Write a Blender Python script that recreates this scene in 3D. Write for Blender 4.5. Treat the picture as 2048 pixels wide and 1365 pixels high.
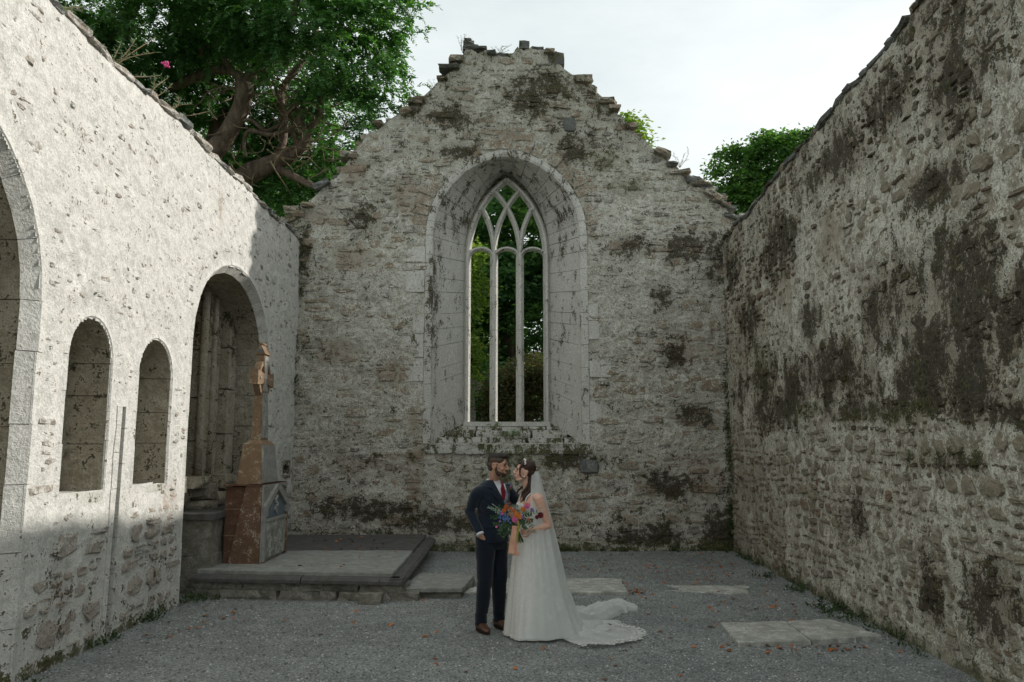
import bpy, bmesh, math, random
import numpy as np
from mathutils import Vector, Matrix
from mathutils.bvhtree import BVHTree

for o in list(bpy.data.objects): bpy.data.objects.remove(o)
SC = bpy.context.scene
COL = SC.collection
R = random.Random(7)
NR = np.random.RandomState(11)

# ------------------------------------------------------------------ camera
CAM_H, TILT, FPX = 1.8, math.atan(217/1593.0), 1593.0
cd = bpy.data.cameras.new('camera'); cam = bpy.data.objects.new('camera', cd); COL.objects.link(cam)
cam.location = (0, 0, CAM_H); cam.rotation_euler = (math.pi/2 + TILT, 0, 0)
cd.lens = 28.0; cd.sensor_width = 36.0; cd.clip_end = 3000; cd.clip_start = 0.05
SC.camera = cam

# ------------------------------------------------------------------ world, sun, exposure
SUN = Vector((1.0, 0.474, 0.60)).normalized()
w = bpy.data.worlds.new('World'); SC.world = w; w.use_nodes = True
nt = w.node_tree; nt.nodes.clear()
wo = nt.nodes.new('ShaderNodeOutputWorld'); bg = nt.nodes.new('ShaderNodeBackground')
sky = nt.nodes.new('ShaderNodeTexSky'); sky.sky_type = 'NISHITA'; sky.sun_disc = False
sky.sun_elevation = math.asin(SUN.z); sky.sun_rotation = math.atan2(SUN.x, SUN.y)
sky.air_density = 1.0; sky.dust_density = 2.0
tc = nt.nodes.new('ShaderNodeTexCoord'); mp = nt.nodes.new('ShaderNodeMapping'); mp.inputs['Scale'].default_value = (1, 1, 2.6)
nz = nt.nodes.new('ShaderNodeTexNoise'); nz.inputs['Scale'].default_value = 1.3; nz.inputs['Detail'].default_value = 7; nz.inputs['Roughness'].default_value = .55
rmp = nt.nodes.new('ShaderNodeValToRGB')
rmp.color_ramp.elements[0].position = .40; rmp.color_ramp.elements[0].color = (6.6, 7.2, 7.1, 1)
rmp.color_ramp.elements[1].position = .60; rmp.color_ramp.elements[1].color = (8.9, 9.25, 9.0, 1)
mx = nt.nodes.new('ShaderNodeMixRGB'); mx.inputs['Fac'].default_value = .84
L = nt.links.new
L(tc.outputs['Generated'], mp.inputs['Vector']); L(mp.outputs[0], nz.inputs['Vector']); L(nz.outputs['Fac'], rmp.inputs['Fac'])
L(sky.outputs[0], mx.inputs['Color1']); L(rmp.outputs[0], mx.inputs['Color2'])
L(mx.outputs[0], bg.inputs['Color']); L(bg.outputs[0], wo.inputs['Surface'])
bg.inputs['Strength'].default_value = 0.066
sd = bpy.data.lights.new('sun', 'SUN'); so = bpy.data.objects.new('sun', sd); COL.objects.link(so)
sd.energy = 2.25; sd.angle = math.radians(1.0); sd.color = (1.0, .945, .88)
so.rotation_euler = SUN.to_track_quat('Z', 'Y').to_euler(); so.location = (20, 10, 20)
SC.view_settings.view_transform = 'Standard'; SC.view_settings.look = 'None'; SC.view_settings.gamma = 1.0
SC.view_settings.use_curve_mapping = False; SC.view_settings.exposure = 0.98
SC.render.engine = 'CYCLES'
SC.cycles.max_bounces = 10; SC.cycles.diffuse_bounces = 7; SC.cycles.transparent_max_bounces = 12

# ------------------------------------------------------------------ helpers
def at(px, py, Y):
    """point of the place that lies at depth Y on the sight line through photo pixel px, py"""
    x = (px-1024)/FPX; y = (682.5-py)/FPX
    d = np.array([x, math.cos(TILT)-y*math.sin(TILT), math.sin(TILT)+y*math.cos(TILT)])
    return np.array([0, 0, CAM_H]) + d*Y/d[1]

def _h(ix, iy, iz):
    n = (ix.astype(np.int64)*374761393 + iy.astype(np.int64)*668265263 + iz.astype(np.int64)*2147483647) & 0xffffffff
    n = ((n ^ (n >> 13))*1274126177) & 0xffffffff
    n = ((n ^ (n >> 16))*2246822519) & 0xffffffff
    return ((n ^ (n >> 15)) & 0xffff)/65535.0

def vn(x, y, z=0.0):
    x, y, z = np.broadcast_arrays(np.asarray(x, float), np.asarray(y, float), np.asarray(z, float))
    ix, iy, iz = np.floor(x), np.floor(y), np.floor(z)
    fx, fy, fz = x-ix, y-iy, z-iz
    fx, fy, fz = fx*fx*(3-2*fx), fy*fy*(3-2*fy), fz*fz*(3-2*fz)
    r = 0
    for a in (0, 1):
        for b in (0, 1):
            for c in (0, 1):
                wgt = (fx if a else 1-fx)*(fy if b else 1-fy)*(fz if c else 1-fz)
                r = r + wgt*_h(ix+a, iy+b, iz+c)
    return r

def fbm(x, y, z=0.0, o=4, g=.5):
    s = 0; a = 1; t = 0
    for i in range(o):
        s = s + a*vn(np.asarray(x)*2**i+i*17.3, np.asarray(y)*2**i+i*9.1, np.asarray(z)*2**i+i*5.7); t += a; a *= g
    return s/t

def sstep(a, b, x):
    t = np.clip((x-a)/(b-a), 0, 1); return t*t*(3-2*t)

def mesh(name, V, faces, mat=None, parent=None, loc=None, smooth=True, attr=None, kind=None, mats=None, fmat=None):
    """faces: list of index arrays, one per face size. V in world space; loc is the object's origin"""
    V = np.asarray(V, float).reshape(-1, 3)
    if isinstance(faces, np.ndarray): faces = [faces]
    org = np.array(loc if loc is not None else (parent_world(parent) if parent is not None else (0, 0, 0)), float)
    me = bpy.data.meshes.new(name)
    flat = [np.asarray(f, np.int64) for f in faces if len(f)]
    nf = sum(len(f) for f in flat); nl = sum(f.size for f in flat)
    me.vertices.add(len(V)); me.loops.add(nl); me.polygons.add(nf)
    me.vertices.foreach_set('co', (V-org).astype(np.float32).ravel())
    me.loops.foreach_set('vertex_index', np.concatenate([f.ravel() for f in flat]).astype(np.int32))
    tot = np.concatenate([np.full(len(f), f.shape[1]) for f in flat]).astype(np.int32)
    st = np.concatenate([[0], np.cumsum(tot)[:-1]]).astype(np.int32)
    me.polygons.foreach_set('loop_start', st); me.polygons.foreach_set('loop_total', tot)
    me.polygons.foreach_set('use_smooth', np.full(nf, smooth))
    if mats:
        for m in mats: me.materials.append(m)
        if fmat is not None: me.polygons.foreach_set('material_index', np.asarray(fmat, np.int32))
    elif mat: me.materials.append(mat)
    me.update(calc_edges=True)
    if attr is not None:
        a = me.attributes.new('wx', 'FLOAT_COLOR', 'POINT')
        a.data.foreach_set('color', np.asarray(attr, np.float32).ravel())
    o = bpy.data.objects.new(name, me); COL.objects.link(o)
    if parent is not None:
        o.parent = parent; o.location = Vector(org) - Vector(parent_world(parent))
    else: o.location = org
    o['_w'] = tuple(org)
    if kind: o['kind'] = kind
    return o

def parent_world(p):
    return tuple(p['_w']) if p is not None and '_w' in p else (0, 0, 0)

def thing(name, label, cat, loc, group=None):
    o = bpy.data.objects.new(name, None); COL.objects.link(o); o.location = loc; o['_w'] = tuple(loc)
    o.empty_display_size = .1
    o['label'] = label; o['category'] = cat
    if group: o['group'] = group
    return o

def tag(o, label=None, cat=None, group=None, kind=None):
    if label: o['label'] = label
    if cat: o['category'] = cat
    if group: o['group'] = group
    if kind: o['kind'] = kind
    return o

class MB:
    """collects pieces of mixed polygons into one mesh"""
    def __init__(s): s.V = []; s.F = {}; s.n = 0
    def add(s, V, faces):
        V = np.asarray(V, float).reshape(-1, 3)
        if isinstance(faces, np.ndarray): faces = [faces]
        for f in faces:
            f = np.asarray(f, np.int64)
            if f.size: s.F.setdefault(f.shape[1], []).append(f+s.n)
        s.V.append(V); s.n += len(V); return s
    def build(s, name, mat, parent=None, **k):
        return mesh(name, np.concatenate(s.V), [np.concatenate(v) for v in s.F.values()], mat, parent, **k)
    def arrays(s): return np.concatenate(s.V), [np.concatenate(v) for v in s.F.values()]

def grid_faces(nu, nv, wrap_u=False):
    i = np.arange(nu if wrap_u else nu-1)[:, None]; j = np.arange(nv-1)[None]
    i2 = (i+1) % nu
    a = i*nv+j; b = i2*nv+j
    return np.stack([a, b, b+1, a+1], -1).reshape(-1, 4)

def catmull(P, n):
    P = np.asarray(P, float); Q = np.concatenate([[2*P[0]-P[1]], P, [2*P[-1]-P[-2]]])
    out = []
    for i in range(1, len(Q)-2):
        t = np.linspace(0, 1, n, endpoint=False)[:, None]
        a, b, c, d = Q[i-1], Q[i], Q[i+1], Q[i+2]
        out.append(.5*((2*b)+(-a+c)*t+(2*a-5*b+4*c-d)*t*t+(-a+3*b-3*c+d)*t**3))
    out.append(P[-1:]); return np.concatenate(out)

def tube(P, rad, k=8, sub=4, flat=None, bump=0.0, seed=0, cap=True):
    """swept tapered tube: P points, rad radii (same count); flat=(vector, factor) squashes along a vector"""
    P = np.asarray(P, float); rad = np.asarray(rad, float)
    if sub > 1 and len(P) > 2:
        C = catmull(np.concatenate([P, rad[:, None]], 1), sub); P, rad = C[:, :3], np.abs(C[:, 3])
    T = np.gradient(P, axis=0); T /= np.linalg.norm(T, axis=1)[:, None]+1e-9
    ref = np.array([0, 0, 1.]) if abs(T[0][2]) < .9 else np.array([1., 0, 0])
    N = np.cross(T[0], ref); N /= np.linalg.norm(N)
    V = []; n = len(P)
    for i in range(n):
        N = N-T[i]*np.dot(N, T[i]); N /= np.linalg.norm(N); B = np.cross(T[i], N)
        a = np.linspace(0, 2*math.pi, k, endpoint=False)[:, None]
        off = np.cos(a)*N+np.sin(a)*B
        r = rad[i]
        ring = off*r
        if flat is not None:
            f = np.asarray(flat[0], float); ring = ring-np.outer(ring@f, f)*(1-flat[1])
        if bump: ring = ring*(1+bump*(fbm(P[i][0]*3+off[:, 0]*1.3+seed, P[i][1]*3+off[:, 1]*1.3, P[i][2]*3+off[:, 2]*1.3, 3)[:, None]-.5)*2)
        V.append(P[i]+ring)
    V = np.concatenate(V)
    i = np.arange(n-1)[:, None]; j = np.arange(k)[None]; j2 = (j+1) % k
    F = np.stack([i*k+j, i*k+j2, (i+1)*k+j2, (i+1)*k+j], -1).reshape(-1, 4)
    if cap:
        V = np.concatenate([V, [P[0]], [P[-1]]]); m = n*k
        jj = np.arange(k); c1 = np.stack([np.full(k, m), (jj+1) % k, jj], 1); c2 = np.stack([np.full(k, m+1), (n-1)*k+jj, (n-1)*k+(jj+1) % k], 1)
        return V, [F, np.concatenate([c1, c2])]
    return V, [F]

def loft(rings):
    """closed rings of equal count -> capped tube"""
    k = len(rings[0]); n = len(rings); V = np.concatenate(rings)
    i = np.arange(n-1)[:, None]; j = np.arange(k)[None]; j2 = (j+1) % k
    F = np.stack([i*k+j, i*k+j2, (i+1)*k+j2, (i+1)*k+j], -1).reshape(-1, 4)
    V = np.concatenate([V, [rings[0].mean(0)], [rings[-1].mean(0)]]); m = n*k; jj = np.arange(k)
    T = np.concatenate([np.stack([np.full(k, m), (jj+1) % k, jj], 1), np.stack([np.full(k, m+1), (n-1)*k+jj, (n-1)*k+(jj+1) % k], 1)])
    return V, [F, T]

def ell(c, r, rot=None, nu=14, nv=9):
    a = np.linspace(0, 2*math.pi, nu, endpoint=False); b = np.linspace(-math.pi/2, math.pi/2, nv+2)[1:-1]
    rings = [np.stack([np.cos(a)*math.cos(t), np.sin(a)*math.cos(t), np.full(nu, math.sin(t))], 1) for t in b]
    V, F = loft(rings); V[-2] = (0, 0, -1); V[-1] = (0, 0, 1)
    V = V*np.asarray(r)
    if rot is not None: V = V@np.asarray(rot).T
    return V+np.asarray(c), F

def box(c, s, rz=0.0, taper=1.0, bev=0.0):
    """box centred in x,y, bottom at c.z ; taper scales the top; bev chamfers vertical corners and the top edge"""
    x, y, z = s[0]/2, s[1]/2, s[2]
    b = bev
    def ring(f, zz, b=b):
        X, Y = x*f, y*f
        if b <= 0: return np.array([(-X, -Y, zz), (X, -Y, zz), (X, Y, zz), (-X, Y, zz)])
        return np.array([(-X+b, -Y, zz), (X-b, -Y, zz), (X, -Y+b, zz), (X, Y-b, zz), (X-b, Y, zz), (-X+b, Y, zz), (-X, Y-b, zz), (-X, -Y+b, zz)])
    rs = [ring(1, 0), ring(taper, z-b)]
    if b > 0:
        r = ring(taper, z); r[:, :2] *= np.array([(x*taper-b)/(x*taper), (y*taper-b)/(y*taper)]); rs.append(r)
    V, F = loft(rs)
    V = V.copy(); cth, sth = math.cos(rz), math.sin(rz)
    V[:, :2] = V[:, :2]@np.array([[cth, sth], [-sth, cth]])
    return V+np.asarray(c), F

def prism(poly, o, ax, ay, an, d0, d1):
    """extrude a 2D polygon (ax, ay axes) from d0 to d1 along an; o origin"""
    poly = np.asarray(poly, float); n = len(poly); o = np.asarray(o, float); ax, ay, an = [np.asarray(q, float) for q in (ax, ay, an)]
    A = o+poly[:, :1]*ax+poly[:, 1:]*ay
    V = np.concatenate([A+an*d0, A+an*d1]); j = np.arange(n); j2 = (j+1) % n
    F = np.stack([j, j2, j2+n, j+n], 1)
    return V, [F, j[None, ::-1], (j+n)[None]]

_CUBE = None
def rough(c, s, jit=.12, rz=0.0, rx=0.0, ry=0.0, round_=.35, rng=R):
    """rough stone block, 26 vertices, 24 quads; s full size"""
    global _CUBE
    if _CUBE is None:
        g = [-1, 0, 1]; P = [(x, y, z) for x in g for y in g for z in g if (x, y, z) != (0, 0, 0)]; idx = {p: i for i, p in enumerate(P)}
        Q = []
        for ax in range(3):
            for sg in (-1, 1):
                for a in (-1, 0):
                    for b in (-1, 0):
                        f = []
                        for da, db in ((0, 0), (1, 0), (1, 1), (0, 1)):
                            p = [0, 0, 0]; p[ax] = sg; p[(ax+1) % 3] = a+da; p[(ax+2) % 3] = b+db; f.append(idx[tuple(p)])
                        Q.append(f if sg > 0 else f[::-1])
        _CUBE = (np.array(P, float), np.array(Q))
    P, Q = _CUBE; V = P.copy()
    nn = np.linalg.norm(V, axis=1)[:, None]; V = V*(1-round_*(1-1/np.maximum(nn, 1)))
    V = V+np.array([[rng.uniform(-jit, jit) for _ in range(3)] for _ in range(26)])
    V = V*np.asarray(s)/2
    M = np.array((Matrix.Rotation(rz, 3, 'Z')@Matrix.Rotation(ry, 3, 'Y')@Matrix.Rotation(rx, 3, 'X')))
    return V@M.T+np.asarray(c), Q

# ------------------------------------------------------------------ materials
def newmat(name):
    m = bpy.data.materials.new(name); m.use_nodes = True; t = m.node_tree; t.nodes.clear()
    out = t.nodes.new('ShaderNodeOutputMaterial'); b = t.nodes.new('ShaderNodeBsdfPrincipled'); t.links.new(b.outputs[0], out.inputs['Surface'])
    return m, t, b

class NT:
    def __init__(s, t): s.t = t
    def n(s, typ, **k):
        nd = s.t.nodes.new(typ)
        for a, v in k.items():
            if a.startswith('i_'):
                key = a[2:]; key = int(key) if key.isdigit() else key.replace('_', ' ')
                nd.inputs[key].default_value = v
            else: setattr(nd, a, v)
        return nd
    def l(s, a, b): s.t.links.new(a, b)
    def val(s, x, sock):
        if isinstance(x, (int, float)): sock.default_value = x
        elif isinstance(x, tuple): sock.default_value = x if len(x) == 4 else (*x, 1)
        else: s.l(x, sock)
    def math(s, op, a, b=0.0, c=0.0, clamp=False):
        nd = s.t.nodes.new('ShaderNodeMath'); nd.operation = op; nd.use_clamp = clamp
        s.val(a, nd.inputs[0]); s.val(b, nd.inputs[1]); s.val(c, nd.inputs[2]); return nd.outputs[0]
    def mix(s, f, a, b, mode='MIX'):
        nd = s.t.nodes.new('ShaderNodeMixRGB'); nd.blend_type = mode
        s.val(f, nd.inputs[0]); s.val(a, nd.inputs[1]); s.val(b, nd.inputs[2]); return nd.outputs[0]
    def sm(s, lo, hi, x):
        nd = s.t.nodes.new('ShaderNodeMapRange'); nd.interpolation_type = 'SMOOTHSTEP'
        s.val(x, nd.inputs['Value']); nd.inputs['From Min'].default_value = lo; nd.inputs['From Max'].default_value = hi; return nd.outputs[0]
    def noise(s, vec, scale, detail=4, rough=.6, dist=0.0):
        nd = s.t.nodes.new('ShaderNodeTexNoise'); s.l(vec, nd.inputs['Vector'])
        nd.inputs['Scale'].default_value = scale; nd.inputs['Detail'].default_value = detail; nd.inputs['Roughness'].default_value = rough; nd.inputs['Distortion'].default_value = dist
        return nd.outputs['Fac']
    def scaled(s, vec, sc):
        nd = s.t.nodes.new('ShaderNodeVectorMath'); nd.operation = 'MULTIPLY'; s.l(vec, nd.inputs[0]); nd.inputs[1].default_value = sc; return nd.outputs[0]
    def pos(s): return s.t.nodes.new('ShaderNodeNewGeometry')
    def ramp(s, x, stops, interp='LINEAR'):
        nd = s.t.nodes.new('ShaderNodeValToRGB'); cr = nd.color_ramp; cr.interpolation = interp
        while len(cr.elements) < len(stops): cr.elements.new(.5)
        for e, (p, c) in zip(cr.elements, stops): e.position = p; e.color = (*c, 1)
        s.l(x, nd.inputs[0]); return nd.outputs[0]

def stone_mat(name, base, palette=None, lime=(.42, .42, .40), lichen=.35, grain=.5, pit=.5, bump=.6, weather=True, streak=1.0, rough=.92, pitc=(.075, .072, .055)):
    """weathered stone or lime mortar. base: two colours mixed by noise; palette: colours picked per stone"""
    m, t, b = newmat(name); N = NT(t); g = N.pos(); P = g.outputs['Position']
    Ps = N.scaled(P, (1, 1, streak))
    n1 = N.noise(Ps, 2.3, 5, .6); n2 = N.noise(Ps, 8.0, 6, .65, .3); n3 = N.noise(P, 38, 4, .7); n4 = N.noise(P, 120, 2, .7)
    if palette:
        c = N.ramp(g.outputs['Random Per Island'], [(i/len(palette), q) for i, q in enumerate(palette)], 'CONSTANT')
        c = N.mix(N.sm(.35, .7, n2), c, N.mix(.5, c, base[1]))
    else: c = N.mix(N.sm(.3, .7, n2), base[0], base[1])
    # lichen crusts
    lm = N.math('ADD', N.math('MULTIPLY', n2, .55), N.math('MULTIPLY', n3, .45))
    th = .60-.16*lichen
    c = N.mix(N.math('MULTIPLY', N.sm(th, th+.06, lm), min(1, .35+lichen*.6)), c, lime)
    if weather:
        at_ = t.nodes.new('ShaderNodeAttribute'); at_.attribute_name = 'wx'
        sep = t.nodes.new('ShaderNodeSeparateColor'); N.l(at_.outputs['Color'], sep.inputs[0])
        jit = N.math('ADD', N.math('ADD', N.math('MULTIPLY', N.math('SUBTRACT', n1, .5), 1.6), N.math('MULTIPLY', N.math('SUBTRACT', n2, .5), 3.2)), N.math('MULTIPLY', N.math('SUBTRACT', n3, .5), 3.0))
        def msk(s_, lo=.46, hi=.80): return N.sm(lo, hi, N.math('ADD', s_, jit))
        c = N.mix(N.math('MULTIPLY', msk(at_.outputs['Alpha']), .85), c, N.mix(n1, lime, tuple(x*.78 for x in lime)))
        c = N.mix(N.math('MULTIPLY', msk(sep.outputs[1]), .55), c, N.mix(N.sm(.4, .6, n3), (.30, .185, .115), (.19, .13, .085)))
        c = N.mix(N.math('MULTIPLY', msk(sep.outputs[0]), .95), c, N.mix(N.sm(.4, .65, n3), (.022, .019, .011), (.075, .060, .034)))
        c = N.mix(N.math('MULTIPLY', msk(sep.outputs[2], .5, .8), .85), c, N.mix(N.sm(.4, .6, n3), (.035, .048, .014), (.10, .095, .04)))
    dk = N.sm(.50, .66, N.math('ADD', N.math('MULTIPLY', N.noise(Ps, 5.2, 7, .72, .5), .6), N.math('MULTIPLY', n3, .4)))
    c = N.mix(N.math('MULTIPLY', dk, pit*.55), c, N.mix(.75, c, (.10, .095, .075)))
    # pits: dirt caught in them, on the limewash also painted cavity shade
    pm = N.math('MULTIPLY', N.sm(.58, .70, N.noise(Ps, 17, 5, .72, .8)), N.sm(.44, .62, N.noise(P, 1.3, 5, .65, .4)))
    c = N.mix(N.math('MULTIPLY', pm, pit), c, pitc)
    gr = N.math('ADD', N.math('MULTIPLY', N.math('SUBTRACT', n3, .5), grain*1.4), N.math('MULTIPLY', N.math('SUBTRACT', n4, .5), grain*1.2))
    gr = N.math('ADD', gr, 1.0)
    cb = t.nodes.new('ShaderNodeCombineColor'); [N.l(gr, cb.inputs[i]) for i in range(3)]
    c = N.mix(1.0, c, cb.outputs[0], 'MULTIPLY')
    N.l(c, b.inputs['Base Color']); b.inputs['Roughness'].default_value = rough; b.inputs['Specular IOR Level'].default_value = .25
    hgt = N.math('ADD', N.math('ADD', N.math('MULTIPLY', n3, .45), N.math('MULTIPLY', n4, .12)), N.math('SUBTRACT', N.math('MULTIPLY', n2, .9), N.math('MULTIPLY', pm, .35)))
    bp = t.nodes.new('ShaderNodeBump'); bp.inputs['Strength'].default_value = bump; bp.inputs['Distance'].default_value = .05
    N.l(hgt, bp.inputs['Height']); N.l(bp.outputs[0], b.inputs['Normal'])
    return m

def simple_mat(name, c1, c2=None, scale=30, rough=.8, bump=0.0, island=None, spec=.3, sheen=0.0, trans=0.0, sub=0.0):
    m, t, b = newmat(name); N = NT(t); g = N.pos()
    tcn = t.nodes.new('ShaderNodeTexCoord'); P = tcn.outputs['Object']
    n = N.noise(P, scale, 4, .6)
    c = N.mix(N.sm(.3, .7, n), c1, c2 or c1)
    if island: c = N.mix(1.0, c, N.ramp(g.outputs['Random Per Island'], [(0, (island[0],)*3), (1, (island[1],)*3)]), 'MULTIPLY')
    N.l(c, b.inputs['Base Color']); b.inputs['Roughness'].default_value = rough; b.inputs['Specular IOR Level'].default_value = spec
    if sheen: b.inputs['Sheen Weight'].default_value = sheen
    if sub: b.inputs['Subsurface Weight'].default_value = sub; b.inputs['Subsurface Radius'].default_value = (.012, .005, .003); b.inputs['Subsurface Scale'].default_value = 1.0
    if bump:
        bp = t.nodes.new('ShaderNodeBump'); bp.inputs['Strength'].default_value = bump; bp.inputs['Distance'].default_value = .01
        N.l(n, bp.inputs['Height']); N.l(bp.outputs[0], b.inputs['Normal'])
    if trans:
        out = [x for x in t.nodes if x.type == 'OUTPUT_MATERIAL'][0]
        tr = t.nodes.new('ShaderNodeBsdfTranslucent'); N.l(c, tr.inputs['Color']); ms = t.nodes.new('ShaderNodeMixShader'); ms.inputs[0].default_value = trans
        N.l(b.outputs[0], ms.inputs[1]); N.l(tr.outputs[0], ms.inputs[2]); N.l(ms.outputs[0], out.inputs['Surface'])
    return m

def leaf_mat(name, cols, trans=.35, rough=.5):
    m, t, b = newmat(name); N = NT(t); g = N.pos()
    n = N.noise(g.outputs['Position'], .9, 3, .6)
    v = N.math('ADD', N.math('MULTIPLY', g.outputs['Random Per Island'], .55), N.math('MULTIPLY', n, .5), clamp=True)
    c = N.ramp(v, [(i/(len(cols)-1), q) for i, q in enumerate(cols)])
    N.l(c, b.inputs['Base Color']); b.inputs['Roughness'].default_value = rough; b.inputs['Specular IOR Level'].default_value = .35
    out = [x for x in t.nodes if x.type == 'OUTPUT_MATERIAL'][0]
    tr = t.nodes.new('ShaderNodeBsdfTranslucent'); N.l(N.mix(1, c, (1.3, 1.5, .6), 'MULTIPLY'), tr.inputs['Color']); ms = t.nodes.new('ShaderNodeMixShader'); ms.inputs[0].default_value = trans
    N.l(b.outputs[0], ms.inputs[1]); N.l(tr.outputs[0], ms.inputs[2]); N.l(ms.outputs[0], out.inputs['Surface'])
    return m

# ================================================================== THE WALLS
class Wall:
    def __init__(s, ox, oy, ux, uy, nx, ny): s.o = np.array([ox, oy]); s.u = np.array([ux, uy]); s.n = np.array([nx, ny])
    def w(s, u, v, d):
        u, v, d = np.broadcast_arrays(*[np.asarray(q, float) for q in (u, v, d)])
        xy = s.o+u[..., None]*s.u+d[..., None]*s.n
        return np.concatenate([xy, v[..., None]], -1)
YB = 14.53
WB = Wall(0, YB, 1, 0, 0, -1)
WL = Wall(-3.735, 0, -.0162, 1, 1, .0162)
WR = Wall(3.47, 0, .0324, 1, -1, .0324)

def arch_curve(uc, hw, v0, vs, rise, ns=12, na=14, m=4):
    """outline from the bottom left up, over and down; ns samples each side, 2*na on the arch"""
    if rise >= hw:
        Rr = (rise*rise+hw*hw)/(2*hw); c = Rr-hw; a = math.asin(min(1, rise/Rr)); t = np.linspace(0, a, na); xs = c-Rr*np.cos(t); zs = Rr*np.sin(t)
    else:
        t = np.linspace(0, math.pi/2, na); xs = -hw*np.cos(t); zs = rise*np.sin(t)
    Lf = np.stack([uc+xs, vs+zs], 1); Rt = np.stack([uc-xs[::-1], vs+zs[::-1]], 1)
    S0 = np.stack([np.full(ns, uc-hw), np.linspace(v0, vs, ns, endpoint=False)], 1)
    S1 = np.stack([np.full(ns, uc+hw), np.linspace(vs, v0, ns+1)[1:]], 1)
    return np.concatenate([S0, Lf, Rt[1:], S1])

def poly_sdf(poly, U, Vv):
    """distance to a closed polygon, negative inside"""
    x, y = U.ravel(), Vv.ravel(); d = np.full(x.shape, 1e9); ins = np.zeros(x.shape, bool)
    n = len(poly)
    for i in range(n):
        a, b = poly[i], poly[(i+1) % n]; e = b-a; wx, wy = x-a[0], y-a[1]
        t = np.clip((wx*e[0]+wy*e[1])/(e@e+1e-12), 0, 1); d = np.minimum(d, (wx-t*e[0])**2+(wy-t*e[1])**2)
        c = ((a[1] <= y) & (b[1] > y)) | ((b[1] <= y) & (a[1] > y))
        xi = a[0]+(y-a[1])/(b[1]-a[1]+1e-12)*e[0]; ins ^= c & (x < xi)
    d = np.sqrt(d); d[ins] *= -1; return d.reshape(U.shape)

# openings (u, v of each wall)
CB = dict(uc=-.105, hw=1.41, v0=1.90, vs=5.78, rise=1.59)          # gable window, at the face
CI = dict(uc=-.10, hw=.80, v0=2.32, vs=5.80, rise=1.52)            # the same at the tracery, .85 m deeper
A2 = dict(uc=11.24, hw=1.62, v0=-.1, vs=3.14, rise=1.25)
A1 = dict(uc=4.74, hw=1.66, v0=-.1, vs=3.0, rise=1.47)
N1 = dict(uc=7.268, hw=.405, v0=1.41, vs=2.62, rise=.40)
N2 = dict(uc=8.667, hw=.43, v0=1.42, vs=2.60, rise=.41)
SLOT = np.array([[7.83, -.1], [7.98, -.1], [8.02, 2.24], [7.88, 2.24]])
HOLE = np.array([[14.02, 1.36], [14.42, 1.36], [14.42, 1.56], [14.02, 1.56]])
def cl(c): return arch_curve(**c)

# tops
GOUT = np.array([(-4.9, 5.75), (-4.22, 6.18), (-3.76, 6.47), (-3.17, 7.16), (-2.71, 7.75), (-2.15, 8.16), (-1.67, 8.55), (-1.15, 9.05), (-.99, 9.30), (-.90, 9.52), (-.50, 9.50), (-.44, 9.36), (.02, 9.36), (.10, 9.50), (.36, 9.50), (.55, 9.46), (.80, 9.38), (.98, 9.18), (1.41, 8.77), (1.83, 8.40), (2.26, 7.92), (2.63, 7.55), (3.05, 7.15), (3.28, 6.88), (3.56, 6.70), (3.79, 6.50), (3.97, 6.30), (4.3, 6.15), (4.9, 6.05)])
def top_b(u): return np.interp(u, GOUT[:, 0], GOUT[:, 1])+.16*(vn(u*3.1, 3.3)-.5)+.10*(np.round(vn(u*9, 7.3)*3)/3-.5)
def top_l(u): return np.interp(u, [0, 6.3, 9, 12, 15], [5.45, 5.53, 5.60, 5.66, 5.69])+.10*(vn(u*1.7, 1.5)-.5)+.04*(vn(u*7, 4.5)-.5)
def top_r(u): return np.interp(u, [0, 8, 15], [5.74, 5.76, 5.70])+.12*(vn(u*1.5, 11.5)-.5)+.05*(vn(u*6, 14.5)-.5)

def blob(u, v, cu, cv, ru, rv, wob=.5, seed=0.0):
    q = np.sqrt(((u-cu)/ru)**2+((v-cv)/rv)**2)+wob*(wobble(u, v)-.5)*2
    return np.clip(1.35-q, 0, 1)
_WB = [None, None, None]
def wobble(u, v):
    if _WB[0] is not u or _WB[1] is not v: _WB[0] = u; _WB[1] = v; _WB[2] = .6*fbm(u*2.2, v*2.2, 4.4, 3)+.4*vn(u*7.1, v*6.1, 9.2)
    return _WB[2]

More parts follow.
